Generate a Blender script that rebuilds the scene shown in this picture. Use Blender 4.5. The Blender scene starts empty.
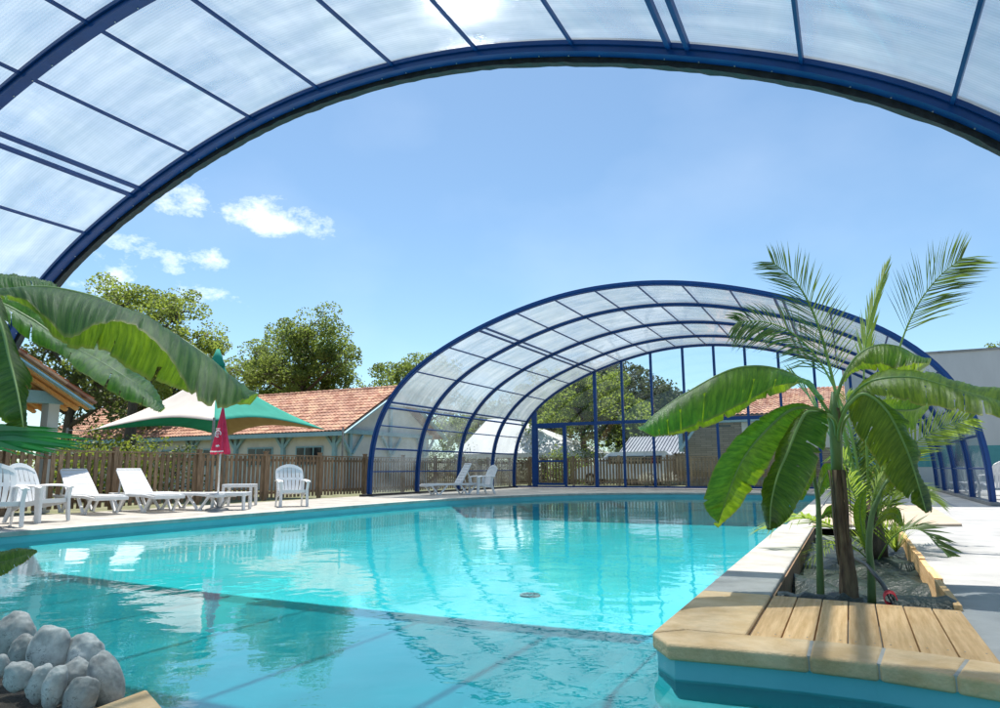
import bpy, bmesh, math, random
from mathutils import Vector, Matrix, noise
R = math.radians
D = bpy.data
sc = bpy.context.scene
COL = sc.collection
random.seed(7)

# ------------------------------------------------------------------ camera
AL, PIT, ROLL, EYE, FPX = .4577, .1635, -.006, .83, 700.0
cam = D.cameras.new('camera'); cam.sensor_width = 36; cam.lens = 36*FPX/1000
cam.clip_start = .05; cam.clip_end = 5000
co = D.objects.new('camera', cam); COL.objects.link(co)
CM = Matrix.Rotation(AL, 4, 'Z') @ Matrix.Rotation(math.pi/2+PIT, 4, 'X') @ Matrix.Rotation(ROLL, 4, 'Z')
co.matrix_world = Matrix.Translation((0, 0, EYE)) @ CM
sc.camera = co

# ------------------------------------------------------------------ sky and sun
SUN_DIR = Vector((-.215, .22, .94)).normalized()
el = math.asin(SUN_DIR.z); az = math.atan2(SUN_DIR.x, SUN_DIR.y)
w = D.worlds.new('World'); sc.world = w; w.use_nodes = True
nt = w.node_tree; N = nt.nodes; L = nt.links
for n in list(N): N.remove(n)
out = N.new('ShaderNodeOutputWorld'); bg = N.new('ShaderNodeBackground')
sky = N.new('ShaderNodeTexSky'); sky.sky_type = 'NISHITA'; sky.sun_disc = False
sky.sun_elevation = el; sky.sun_rotation = az
sky.air_density = .8; sky.dust_density = .6; sky.ozone_density = 1.6
bg.inputs['Strength'].default_value = .138
L.new(bg.outputs[0], out.inputs[0])

def pix_dir(px, py):
    v = Vector(((px-500)/FPX, -(py-354)/FPX, -1))
    return (CM.to_3x3() @ v).normalized()
tc = N.new('ShaderNodeTexCoord')
nrm = N.new('ShaderNodeVectorMath'); nrm.operation = 'NORMALIZE'; L.new(tc.outputs['Generated'], nrm.inputs[0])
def mth(op, a, b=None, clamp=False):
    m = N.new('ShaderNodeMath'); m.operation = op; m.use_clamp = clamp
    for i, x in enumerate((a, b)):
        if x is None: continue
        if isinstance(x, (int, float)): m.inputs[i].default_value = x
        else: L.new(x, m.inputs[i])
    return m.outputs[0]
noi = N.new('ShaderNodeTexNoise'); noi.inputs['Scale'].default_value = 17; noi.inputs['Detail'].default_value = 9; noi.inputs['Roughness'].default_value = .68
mp = N.new('ShaderNodeMapping'); mp.inputs['Scale'].default_value = (1, 1, 1.7)
L.new(nrm.outputs[0], mp.inputs[0]); L.new(mp.outputs[0], noi.inputs['Vector'])
total = None
for (px, py, hw, hh, st) in [(182, 196, 42, 24, 1.1), (268, 216, 66, 24, 1.2), (318, 228, 26, 16, .9), (172, 260, 22, 16, .95), (206, 259, 30, 16, .9), (125, 250, 40, 20, .75), (205, 296, 55, 18, .6), (110, 285, 50, 22, .7), (800, 420, 60, 20, .7), (-200, 180, 120, 40, 1), (1300, 250, 160, 40, 1)]:
    c = pix_dir(px, py); rt = c.cross(Vector((0, 0, 1))).normalized(); up = rt.cross(c).normalized()
    ds = []
    for ax, s in ((rt, hw/FPX), (up, hh/FPX)):
        dp = N.new('ShaderNodeVectorMath'); dp.operation = 'DOT_PRODUCT'; dp.inputs[1].default_value = ax
        L.new(nrm.outputs[0], dp.inputs[0])
        x = mth('DIVIDE', mth('SUBTRACT', dp.outputs['Value'], ax.dot(c)), s)
        ds.append(mth('MULTIPLY', x, x))
    front = N.new('ShaderNodeVectorMath'); front.operation = 'DOT_PRODUCT'; front.inputs[1].default_value = c
    L.new(nrm.outputs[0], front.inputs[0])
    g = mth('SUBTRACT', 1.0, mth('ADD', ds[0], ds[1]), True)
    g = mth('MULTIPLY', g, mth('GREATER_THAN', front.outputs['Value'], .5))
    g = mth('MULTIPLY', g, st)
    total = g if total is None else mth('MAXIMUM', total, g)
cl = mth('SUBTRACT', mth('ADD', mth('MULTIPLY', total, .34), mth('MULTIPLY', noi.outputs[0], 1.5)), .93)
cl = mth('MULTIPLY', mth('MULTIPLY', cl, 1.9, True), mth('MULTIPLY', total, 3.0, True))
nz2 = N.new('ShaderNodeTexNoise'); nz2.inputs['Scale'].default_value = 2.2; nz2.inputs['Detail'].default_value = 5
L.new(mp.outputs[0], nz2.inputs['Vector'])
veil = mth('MULTIPLY', mth('SUBTRACT', nz2.outputs[0], .46, True), .35)
cl = mth('MAXIMUM', cl, veil, True)
mix = N.new('ShaderNodeMix'); mix.data_type = 'RGBA'
tn = N.new('ShaderNodeMix'); tn.data_type = 'RGBA'; tn.blend_type = 'MULTIPLY'; tn.inputs['Factor'].default_value = 1; tn.inputs['B'].default_value = (.86, 1.0, .97, 1)
L.new(sky.outputs[0], tn.inputs['A'])
L.new(cl, mix.inputs['Factor']); L.new(tn.outputs['Result'], mix.inputs['A']); mix.inputs['B'].default_value = (8.2, 8.6, 9.0, 1)
L.new(mix.outputs['Result'], bg.inputs['Color'])

sun = D.lights.new('sun', 'SUN'); sun.energy = 5.0; sun.angle = R(.55); sun.color = (1, .955, .88)
so = D.objects.new('sun', sun); COL.objects.link(so)
so.rotation_euler = SUN_DIR.to_track_quat('Z', 'Y').to_euler()
so.location = (0, 0, 60)
sc.view_settings.view_transform = 'Standard'; sc.view_settings.look = 'None'
sc.view_settings.exposure = .55; sc.view_settings.gamma = 1; sc.view_settings.use_curve_mapping = False
sc.cycles.transparent_max_bounces = 32; sc.cycles.max_bounces = 10; sc.cycles.diffuse_bounces = 3
sc.cycles.transmission_bounces = 8; sc.cycles.glossy_bounces = 4
sc.cycles.sample_clamp_indirect = 6; sc.cycles.caustics_reflective = False; sc.cycles.caustics_refractive = False

# ------------------------------------------------------------------ where things stand (the camera's sight lines met with planes of the place)
O3 = Vector((0, 0, EYE))
def at_z(px, py, z=0):
    d = pix_dir(px, py); return O3 + d*((z-EYE)/d.z)
def at_v(px, py, v):
    d = pix_dir(px, py); return O3 + d*(v/d.y)
def at_u(px, py, u):
    d = pix_dir(px, py); return O3 + d*(u/d.x)
FW = Vector((-math.sin(AL), math.cos(AL), 0)); RT = Vector((math.cos(AL), math.sin(AL), 0))
def at_d(px, py, dist):
    d = pix_dir(px, py); return O3 + d*(dist/d.dot(FW))

# ------------------------------------------------------------------ helpers
def empty(name, loc, rz=0):
    o = D.objects.new(name, None); COL.objects.link(o); o.location = loc; o.rotation_euler = (0, 0, rz)
    o.empty_display_size = .2
    return o
def tag(o, label=None, cat=None, group=None, kind=None):
    if label: o['label'] = label
    if cat: o['category'] = cat
    if group: o['group'] = group
    if kind: o['kind'] = kind
    return o
class MB:
    def __init__(s): s.v = []; s.f = []
    def quad(s, *p):
        n = len(s.v); s.v += [tuple(q) for q in p]; s.f.append(tuple(range(n, n+len(p))))
    def box(s, c, d, rot=None):
        c = Vector(c); hx, hy, hz = d[0]/2, d[1]/2, d[2]/2
        P = []
        for x, y, z in ((-1,-1,-1),(1,-1,-1),(1,1,-1),(-1,1,-1),(-1,-1,1),(1,-1,1),(1,1,1),(-1,1,1)):
            q = Vector((x*hx, y*hy, z*hz))
            if rot is not None: q = rot @ q
            P.append(tuple(c+q))
        n = len(s.v); s.v += P
        s.f += [tuple(n+i for i in f) for f in ((0,3,2,1),(4,5,6,7),(0,1,5,4),(1,2,6,5),(2,3,7,6),(3,0,4,7))]
    def span(s, a, b): # axis aligned box by corners
        a, b = Vector(a), Vector(b); s.box((a+b)/2, [abs(x) for x in (b-a)])
    def bar(s, a, b, w, h, up=(0,0,1)):
        a, b = Vector(a), Vector(b); d = b-a
        z = d.normalized(); x = Vector(up).cross(z)
        if x.length < 1e-4: x = Vector((1,0,0)).cross(z)
        x.normalize(); y = z.cross(x)
        m = Matrix((x, y, z)).transposed()
        s.box((a+b)/2, (w, h, d.length), m)
    def tube(s, pts, rad, seg=8, cap=True):
        pts = [Vector(p) for p in pts]; n0 = len(s.v); m = len(pts)
        rr = rad if isinstance(rad, (list, tuple)) else [rad]*m
        prev = None
        for i, p in enumerate(pts):
            t = (pts[min(i+1, m-1)]-pts[max(i-1, 0)]).normalized()
            if prev is None:
                x = Vector((0,0,1)).cross(t)
                if x.length < .1: x = Vector((1,0,0)).cross(t)
            else: x = prev - t*prev.dot(t)
            x.normalize(); prev = x; y = t.cross(x)
            for k in range(seg):
                a = 2*math.pi*k/seg
                s.v.append(tuple(p + (x*math.cos(a)+y*math.sin(a))*rr[i]))
        for i in range(m-1):
            for k in range(seg):
                k2 = (k+1) % seg
                s.f.append((n0+i*seg+k, n0+i*seg+k2, n0+(i+1)*seg+k2, n0+(i+1)*seg+k))
        if cap:
            s.f.append(tuple(n0+k for k in reversed(range(seg))))
            s.f.append(tuple(n0+(m-1)*seg+k for k in range(seg)))
    def grid(s, rows):
        n0 = len(s.v); c = len(rows[0])
        for r in rows: s.v += [tuple(p) for p in r]
        for i in range(len(rows)-1):
            for j in range(c-1):
                a = n0+i*c+j; s.f.append((a, a+1, a+c+1, a+c))
    def prism(s, poly, z0, z1): # poly list of (x,y)
        n = len(s.v); k = len(poly)
        s.v += [(x, y, z0) for x, y in poly]+[(x, y, z1) for x, y in poly]
        s.f.append(tuple(n+i for i in reversed(range(k)))); s.f.append(tuple(n+k+i for i in range(k)))
        for i in range(k): j = (i+1) % k; s.f.append((n+i, n+j, n+k+j, n+k+i))
    def build(s, name, mat, parent=None, smooth=False, bevel=0, solid=0):
        me = D.meshes.new(name); me.from_pydata(s.v, [], s.f); me.update()
        if smooth: me.polygons.foreach_set('use_smooth', [True]*len(me.polygons))
        o = D.objects.new(name, me); COL.objects.link(o)
        if mat: me.materials.append(mat)
        if parent: o.parent = parent
        if solid:
            m = o.modifiers.new('s', 'SOLIDIFY'); m.thickness = solid; m.offset = 0
        if bevel:
            m = o.modifiers.new('b', 'BEVEL'); m.width = bevel; m.segments = 2; m.limit_method = 'ANGLE'; m.angle_limit = R(40)
        return o
def copy_tree(o, parent=None):
    c = o.copy(); COL.objects.link(c)
    if parent: c.parent = parent
    for ch in list(o.children): copy_tree(ch, c)
    return c

# ------------------------------------------------------------------ materials
def mat(name, col, rough=.6, col2=None, scale=6, bump=0, vary=0, island=0, stain=0, bscale=None, metal=0, detail=6, trans=0, tcol=None, spec=.5, stretch=None, coords='Object', contrast=(.35, .65), coat=0):
    m = D.materials.new(name); m.use_nodes = True; t = m.node_tree; n = t.nodes; l = t.links
    p = n['Principled BSDF']; p.inputs['Base Color'].default_value = (*col, 1); p.inputs['Roughness'].default_value = rough
    p.inputs['Metallic'].default_value = metal; p.inputs['Specular IOR Level'].default_value = spec
    if coat: p.inputs['Coat Weight'].default_value = coat; p.inputs['Coat Roughness'].default_value = .1
    tx = n.new('ShaderNodeTexCoord'); mpp = n.new('ShaderNodeMapping')
    l.new(tx.outputs[coords], mpp.inputs[0])
    if stretch: mpp.inputs['Scale'].default_value = stretch
    if col2:
        no = n.new('ShaderNodeTexNoise'); no.inputs['Scale'].default_value = scale; no.inputs['Detail'].default_value = detail; no.inputs['Roughness'].default_value = .6
        l.new(mpp.outputs[0], no.inputs['Vector'])
        cr = n.new('ShaderNodeValToRGB'); cr.color_ramp.elements[0].position = contrast[0]; cr.color_ramp.elements[1].position = contrast[1]
        cr.color_ramp.elements[0].color = (*col, 1); cr.color_ramp.elements[1].color = (*col2, 1)
        l.new(no.outputs[0], cr.inputs[0]); src = cr.outputs[0]
        def mul(fac_sock, lo, hi, f0=0, f1=1):
            r_ = n.new('ShaderNodeMapRange'); r_.inputs['From Min'].default_value = f0; r_.inputs['From Max'].default_value = f1; r_.inputs['To Min'].default_value = lo; r_.inputs['To Max'].default_value = hi
            l.new(fac_sock, r_.inputs['Value'])
            v_ = n.new('ShaderNodeVectorMath'); v_.operation = 'SCALE'; l.new(src, v_.inputs[0]); l.new(r_.outputs[0], v_.inputs['Scale']); return v_.outputs[0]
        if vary: oi = n.new('ShaderNodeObjectInfo'); src = mul(oi.outputs['Random'], 1-vary, 1+vary*.6)
        if island: ge = n.new('ShaderNodeNewGeometry'); src = mul(ge.outputs['Random Per Island'], 1-island, 1+island*.8)
        if stain:
            sn = n.new('ShaderNodeTexNoise'); sn.inputs['Scale'].default_value = 1.7; sn.inputs['Detail'].default_value = 9; sn.inputs['Roughness'].default_value = .7
            l.new(tx.outputs[coords], sn.inputs['Vector']); src = mul(sn.outputs[0], 1-stain, 1, .36, .52)
        l.new(src, p.inputs['Base Color'])
    if bump:
        nb = n.new('ShaderNodeTexNoise'); nb.inputs['Scale'].default_value = bscale or scale*4; nb.inputs['Detail'].default_value = 5
        l.new(mpp.outputs[0], nb.inputs['Vector'])
        b = n.new('ShaderNodeBump'); b.inputs['Strength'].default_value = bump; b.inputs['Distance'].default_value = .02
        l.new(nb.outputs[0], b.inputs['Height']); l.new(b.outputs[0], p.inputs['Normal'])
    if trans:
        tr = n.new('ShaderNodeBsdfTranslucent'); mx = n.new('ShaderNodeMixShader'); mx.inputs[0].default_value = trans
        if tcol: tr.inputs[0].default_value = (*tcol, 1)
        elif col2: l.new(cr.outputs[0], tr.inputs[0])
        else: tr.inputs[0].default_value = (*col, 1)
        l.new(p.outputs[0], mx.inputs[1]); l.new(tr.outputs[0], mx.inputs[2])
        l.new(mx.outputs[0], n['Material Output'].inputs[0])
    return m
M = {}
M['grass'] = mat('dry_grass', (.10, .12, .045), .95, (.24, .22, .13), 3, .5, bscale=40)
M['deck'] = mat('concrete_deck', (.33, .305, .27), .85, (.47, .44, .39), 2.2, .25, bscale=90, stain=.25)
M['deck_r'] = mat('pale_concrete', (.35, .345, .335), .85, (.45, .445, .43), 1.6, .2, bscale=80, stain=.15)
M['coping'] = mat('cast_stone', (.68, .44, .21), .8, (.84, .60, .35), 5, .35, bscale=60, vary=.12, stain=.22)
M['coping_w'] = mat('white_stone', (.38, .36, .32), .75, (.50, .48, .44), 4, .3, bscale=60, vary=.08, stain=.22)
M['slab'] = mat('beige_slab', (.44, .345, .25), .8, (.52, .42, .32), 3, .15, bscale=50)
M['liner'] = mat('pool_liner', (.03, .50, .56), .5, (.07, .60, .66), .9)
M['liner_wall'] = mat('pool_wall_liner', (.13, .50, .56), .45, (.17, .57, .62), 1.5)
M['blue'] = mat('blue_paint', (.002, .045, .19), .34, (.003, .054, .23), 3, spec=.35)
M['rubber'] = mat('black_rubber', (.010, .010, .012), .55, (.03, .03, .034), 8, .5, bscale=20)
M['alu'] = mat('grey_rail', (.20, .20, .20), .45, (.32, .31, .30), 5, metal=.3)
M['plastic'] = mat('white_plastic', (.76, .77, .78), .38, (.84, .84, .84), 5, trans=.08, tcol=(.9, .9, .9))
M['fence'] = mat('weathered_wood', (.16, .10, .055), .85, (.34, .225, .135), 5, .5, bscale=30, stretch=(6, 6, .8), island=.35)
M['board'] = mat('pine_board', (.60, .34, .13), .7, (.86, .56, .28), 3.2, .3, bscale=20, stretch=(14, .8, 14), contrast=(.32, .68), vary=.2, stain=.12)
M['white_wall'] = mat('white_render', (.66, .65, .61), .85, (.76, .75, .71), 2, .2, bscale=50)
M['grey_wall'] = mat('grey_render', (.50, .50, .50), .9, (.60, .60, .595), .6, .15, bscale=30, stretch=(1, 1, .3))
M['teal'] = mat('teal_stripe', (.07, .28, .30), .7, (.09, .33, .35), 3)
M['pale_blue'] = mat('pale_blue_wood', (.26, .45, .52), .6, (.33, .53, .60), 5)
M['dark_glass'] = mat('dark_window', (.02, .025, .03), .08)
M['orange_wood'] = mat('varnished_pine', (.78, .36, .10), .5, (.88, .46, .16), 6, stretch=(1, 8, 1))
M['bark'] = mat('bark', (.05, .04, .03), .95, (.13, .105, .08), 9, .8, bscale=30, stretch=(3, 3, .6))
M['green_fab'] = mat('green_sail', (.02, .34, .25), .8, (.03, .40, .30), 2, trans=.3)
M['cream_fab'] = mat('cream_sail', (.68, .62, .56), .8, (.75, .69, .63), 2, trans=.22)
M['tan_fab'] = mat('tan_sail', (.46, .34, .20), .8, (.52, .39, .24), 2, trans=.25)
M['red_fab'] = mat('red_fabric', (.70, .035, .10), .75, (.80, .05, .14), 9, trans=.2)
M['white_print'] = mat('white_print', (.8, .8, .78), .7)
M['metal'] = mat('brushed_pole', (.55, .55, .54), .35, (.65, .65, .64), 9, metal=.6)
M['stone'] = mat('grey_boulder', (.36, .355, .35), .75, (.68, .67, .655), 5, .5, bscale=30)
M['soil'] = mat('dark_soil', (.02, .016, .012), .95, (.06, .048, .035), 20, 1, bscale=50)
M['geotex'] = mat('plastic_mulch', (.006, .013, .010), .42, (.018, .03, .025), 9, 1.0, bscale=22, spec=.28)
M['hose'] = mat('black_hose', (.01, .01, .01), .4)
M['red_hose'] = mat('red_cord', (.5, .02, .03), .5)
M['white_pvc'] = mat('white_canvas', (.74, .74, .74), .7, (.80, .80, .80), 2, trans=.15)
M['navy_fab'] = mat('navy_fabric', (.01, .02, .07), .8, (.015, .03, .09), 8)
M['car_white'] = mat('white_car_paint', (.75, .76, .77), .25, coat=.6)
M['tyre'] = mat('tyre', (.015, .015, .015), .8)
M['chrome'] = mat('wheel_metal', (.5, .5, .5), .3, metal=.8)
M['grey_metal'] = mat('zinc_roof', (.15, .16, .19), .45, (.22, .23, .26), 3, metal=.3)
M['pampas'] = mat('pale_blades', (.45, .45, .38), .8, (.60, .60, .52), 4, trans=.3)
M['yellow'] = mat('yellow_float', (.75, .42, .05), .5)

def liner_detail(m):
    t = m.node_tree
    return m
def tile_roof(name):
    m = D.materials.new(name); m.use_nodes = True; t = m.node_tree; n = t.nodes; l = t.links
    p = n['Principled BSDF']; p.inputs['Roughness'].default_value = .85
    tx = n.new('ShaderNodeTexCoord')
    no = n.new('ShaderNodeTexVoronoi'); no.inputs['Scale'].default_value = 3.6
    mpp = n.new('ShaderNodeMapping'); mpp.inputs['Scale'].default_value = (1.2, .9, .9); l.new(tx.outputs['Object'], mpp.inputs[0]); l.new(mpp.outputs[0], no.inputs['Vector'])
    cr = n.new('ShaderNodeValToRGB'); e = cr.color_ramp.elements
    e[0].color = (.40, .13, .05, 1); e[1].color = (.74, .41, .23, 1); e[0].position = .1; e[1].position = .9
    mid = cr.color_ramp.elements.new(.5); mid.color = (.54, .25, .155, 1)
    sp = n.new('ShaderNodeSeparateColor'); l.new(no.outputs['Color'], sp.inputs[0]); l.new(sp.outputs[0], cr.inputs[0])
    ns = n.new('ShaderNodeTexNoise'); ns.inputs['Scale'].default_value = .9; ns.inputs['Detail'].default_value = 8; l.new(tx.outputs['Object'], ns.inputs['Vector'])
    mx = n.new('ShaderNodeMix'); mx.data_type = 'RGBA'; mx.blend_type = 'MULTIPLY'; mx.inputs['Factor'].default_value = .6
    l.new(cr.outputs[0], mx.inputs['A']); l.new(ns.outputs[0], mx.inputs['B']); 
    br = n.new('ShaderNodeBrightContrast'); br.inputs['Bright'].default_value = .05; l.new(mx.outputs['Result'], br.inputs[0])
    l.new(br.outputs[0], p.inputs['Base Color'])
    return m
M['tiles'] = tile_roof('terracotta_tiles')

def stone_wall_mat():
    m = D.materials.new('stacked_stone'); m.use_nodes = True; t = m.node_tree; n = t.nodes; l = t.links
    p = n['Principled BSDF']; p.inputs['Roughness'].default_value = .9
    tx = n.new('ShaderNodeTexCoord'); mpp = n.new('ShaderNodeMapping'); mpp.inputs['Rotation'].default_value = (R(90), 0, 0)
    l.new(tx.outputs['Object'], mpp.inputs[0])
    b = n.new('ShaderNodeTexBrick'); b.inputs['Scale'].default_value = 4; b.inputs['Row Height'].default_value = .42; b.inputs['Brick Width'].default_value = 2.2
    b.inputs['Color1'].default_value = (.20, .15, .11, 1); b.inputs['Color2'].default_value = (.30, .24, .19, 1); b.inputs['Mortar'].default_value = (.06, .045, .035, 1); b.inputs['Mortar Size'].default_value = .035
    l.new(mpp.outputs[0], b.inputs['Vector']); l.new(b.outputs['Color'], p.inputs['Base Color'])
    bp = n.new('ShaderNodeBump'); bp.inputs['Strength'].default_value = .5; l.new(b.outputs['Fac'], bp.inputs['Height']); bp.invert = True
    l.new(bp.outputs[0], p.inputs['Normal'])
    return m
M['stack'] = stone_wall_mat()

def leaf_mat(name, c1, c2, tc, trans=.4, rough=.45, vein_sheen=0, scale=1.2, spec=.5, tip=None):
    m = D.materials.new(name); m.use_nodes = True; t = m.node_tree; n = t.nodes; l = t.links
    p = n['Principled BSDF']; p.inputs['Roughness'].default_value = rough; p.inputs['Specular IOR Level'].default_value = spec
    tx = n.new('ShaderNodeTexCoord'); no = n.new('ShaderNodeTexNoise'); no.inputs['Scale'].default_value = scale; no.inputs['Detail'].default_value = 5
    l.new(tx.outputs['Object'], no.inputs['Vector'])
    cr = n.new('ShaderNodeValToRGB'); cr.color_ramp.elements[0].color = (*c1, 1); cr.color_ramp.elements[1].color = (*c2, 1)
    cr.color_ramp.elements[0].position = .36; cr.color_ramp.elements[1].position = .64
    l.new(no.outputs[0], cr.inputs[0])
    col = cr.outputs[0]
    tr = n.new('ShaderNodeBsdfTranslucent'); tr.inputs[0].default_value = (*tc, 1)
    if vein_sheen:
        uvn = n.new('ShaderNodeUVMap'); mpp = n.new('ShaderNodeMapping'); mpp.inputs['Scale'].default_value = (1.5, vein_sheen, 1)
        l.new(uvn.outputs[0], mpp.inputs[0])
        wv = n.new('ShaderNodeTexNoise'); wv.inputs['Scale'].default_value = 1.0; wv.inputs['Detail'].default_value = 8; wv.inputs['Roughness'].default_value = .75
        l.new(mpp.outputs[0], wv.inputs['Vector'])
        c2n = n.new('ShaderNodeValToRGB'); c2n.color_ramp.elements[0].position = .38; c2n.color_ramp.elements[1].position = .66
        c2n.color_ramp.elements[0].color = (.42, .52, .42, 1); c2n.color_ramp.elements[1].color = (1.6, 1.4, 1.35, 1)  # veins plus pale highlight bands of the folds, put into the colour
        l.new(wv.outputs[0], c2n.inputs[0])
        for sock, src in ((p.inputs['Base Color'], col), (tr.inputs[0], None)):
            mx = n.new('ShaderNodeMix'); mx.data_type = 'RGBA'; mx.blend_type = 'MULTIPLY'; mx.inputs['Factor'].default_value = .95
            if src: l.new(src, mx.inputs['A'])
            else: mx.inputs['A'].default_value = (*tc, 1)
            l.new(c2n.outputs[0], mx.inputs['B'])
            res = mx.outputs['Result']
            # yellow-brown dry rim along the blade's edge
            sx = n.new('ShaderNodeSeparateXYZ'); l.new(uvn.outputs[0], sx.inputs[0])
            mr = n.new('ShaderNodeMapRange'); mr.inputs['From Min'].default_value = .93; mr.inputs['From Max'].default_value = 1.0
            l.new(sx.outputs[0], mr.inputs['Value'])
            m2 = n.new('ShaderNodeMix'); m2.data_type = 'RGBA'; l.new(mr.outputs[0], m2.inputs['Factor']); l.new(res, m2.inputs['A']); m2.inputs['B'].default_value = (.30, .30, .05, 1)
            l.new(m2.outputs['Result'], sock)
        bp = n.new('ShaderNodeBump'); bp.inputs['Strength'].default_value = .45; bp.inputs['Distance'].default_value = .01
        l.new(wv.outputs[0], bp.inputs['Height']); l.new(bp.outputs[0], p.inputs['Normal'])
    else: l.new(col, p.inputs['Base Color'])
    mxs = n.new('ShaderNodeMixShader'); mxs.inputs[0].default_value = trans
    l.new(p.outputs[0], mxs.inputs[1]); l.new(tr.outputs[0], mxs.inputs[2]); l.new(mxs.outputs[0], n['Material Output'].inputs[0])
    return m
M['banana'] = leaf_mat('banana_leaf', (.026, .08, .012), (.060, .14, .018), (.44, .64, .02), .46, .38, vein_sheen=42)
M['banana_old'] = leaf_mat('banana_leaf_dark', (.022, .062, .016), (.065, .10, .035), (.34, .54, .02), .42, .45, vein_sheen=55, spec=.3)
M['rib_green'] = leaf_mat('banana_midrib', (.20, .34, .08), (.28, .42, .12), (.4, .6, .1), .25, .4, scale=6)
M['palm'] = leaf_mat('palm_leaflet', (.035, .075, .02), (.07, .125, .03), (.20, .32, .04), .28, .45, scale=3)
M['palm_young'] = leaf_mat('young_palm_leaflet', (.13, .20, .04), (.20, .28, .06), (.45, .62, .08), .4, .45, scale=3)
M['fan'] = leaf_mat('fan_palm_blade', (.03, .17, .05), (.05, .24, .07), (.08, .5, .08), .35, .35, scale=3)
M['oak'] = leaf_mat('oak_leaves', (.07, .105, .022), (.14, .18, .04), (.38, .48, .08), .48, .6, scale=.6)
M['oak2'] = leaf_mat('ash_leaves', (.06, .095, .022), (.12, .155, .035), (.32, .42, .08), .46, .6, scale=.6)
M['dark_leaf'] = leaf_mat('dark_leaves', (.04, .06, .02), (.08, .10, .03), (.18, .24, .05), .35, .6, scale=.6)
M['pine'] = leaf_mat('pine_needles', (.04, .06, .03), (.075, .095, .045), (.14, .18, .06), .3, .7, scale=.8)
M['bush'] = leaf_mat('bush_leaves', (.09, .14, .02), (.18, .24, .035), (.35, .42, .05), .4, .55, scale=1)
M['stem'] = mat('banana_stem', (.06, .032, .02), .8, (.24, .165, .09), 9, .7, bscale=24, stretch=(3, 3, .5))
M['stem_green'] = mat('green_stem', (.09, .17, .045), .5, (.17, .26, .08), 9, .2, bscale=20, stretch=(2, 2, .5))

def water_mat():
    m = D.materials.new('pool_water'); m.use_nodes = True; t = m.node_tree; n = t.nodes; l = t.links
    n.remove(n['Principled BSDF'])
    tr = n.new('ShaderNodeBsdfTransparent'); tr.inputs[0].default_value = (.60, .955, .975, 1)
    gl = n.new('ShaderNodeBsdfGlossy'); gl.inputs['Roughness'].default_value = .015; gl.inputs['Color'].default_value = (1, 1, 1, 1)
    fr = n.new('ShaderNodeFresnel'); fr.inputs['IOR'].default_value = 1.62
    tx = n.new('ShaderNodeTexCoord')
    hs = None
    for sc_, wt in ((1.1, 1.0), (4.5, .22), (14, .05)):
        no = n.new('ShaderNodeTexNoise'); no.inputs['Scale'].default_value = sc_; no.inputs['Detail'].default_value = 2; no.inputs['Distortion'].default_value = .6
        l.new(tx.outputs['Object'], no.inputs['Vector'])
        mu = n.new('ShaderNodeMath'); mu.operation = 'MULTIPLY'; mu.inputs[1].default_value = wt; l.new(no.outputs[0], mu.inputs[0])
        if hs is None: hs = mu.outputs[0]
        else:
            ad = n.new('ShaderNodeMath'); l.new(hs, ad.inputs[0]); l.new(mu.outputs[0], ad.inputs[1]); hs = ad.outputs[0]
    # one ring of ripples spreading near the planter corner
    rp = at_z(905, 560, -.13); rp = at_z(625, 590, -.13)
    sb = n.new('ShaderNodeVectorMath'); sb.operation = 'SUBTRACT'; sb.inputs[1].default_value = rp; l.new(tx.outputs['Object'], sb.inputs[0])
    ln = n.new('ShaderNodeVectorMath'); ln.operation = 'LENGTH'; l.new(sb.outputs[0], ln.inputs[0])
    si = n.new('ShaderNodeMath'); si.operation = 'SINE'; mu = n.new('ShaderNodeMath'); mu.operation = 'MULTIPLY'; mu.inputs[1].default_value = 22
    l.new(ln.outputs['Value'], mu.inputs[0]); l.new(mu.outputs[0], si.inputs[0])
    fall = n.new('ShaderNodeMapRange'); fall.inputs['From Min'].default_value = .3; fall.inputs['From Max'].default_value = 2.2; fall.inputs['To Min'].default_value = .035; fall.inputs['To Max'].default_value = 0
    l.new(ln.outputs['Value'], fall.inputs['Value'])
    m3 = n.new('ShaderNodeMath'); m3.operation = 'MULTIPLY'; l.new(si.outputs[0], m3.inputs[0]); l.new(fall.outputs[0], m3.inputs[1])
    ad = n.new('ShaderNodeMath'); l.new(hs, ad.inputs[0]); l.new(m3.outputs[0], ad.inputs[1]); hs = ad.outputs[0]
    bp = n.new('ShaderNodeBump'); bp.inputs['Strength'].default_value = 1; bp.inputs['Distance'].default_value = .0075
    l.new(hs, bp.inputs['Height']); l.new(bp.outputs[0], gl.inputs['Normal']); l.new(bp.outputs[0], fr.inputs['Normal'])
    mx = n.new('ShaderNodeMixShader'); l.new(fr.outputs[0], mx.inputs[0]); l.new(tr.outputs[0], mx.inputs[1]); l.new(gl.outputs[0], mx.inputs[2])
    l.new(mx.outputs[0], n['Material Output'].inputs[0])
    return m
M['water'] = water_mat()

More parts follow.
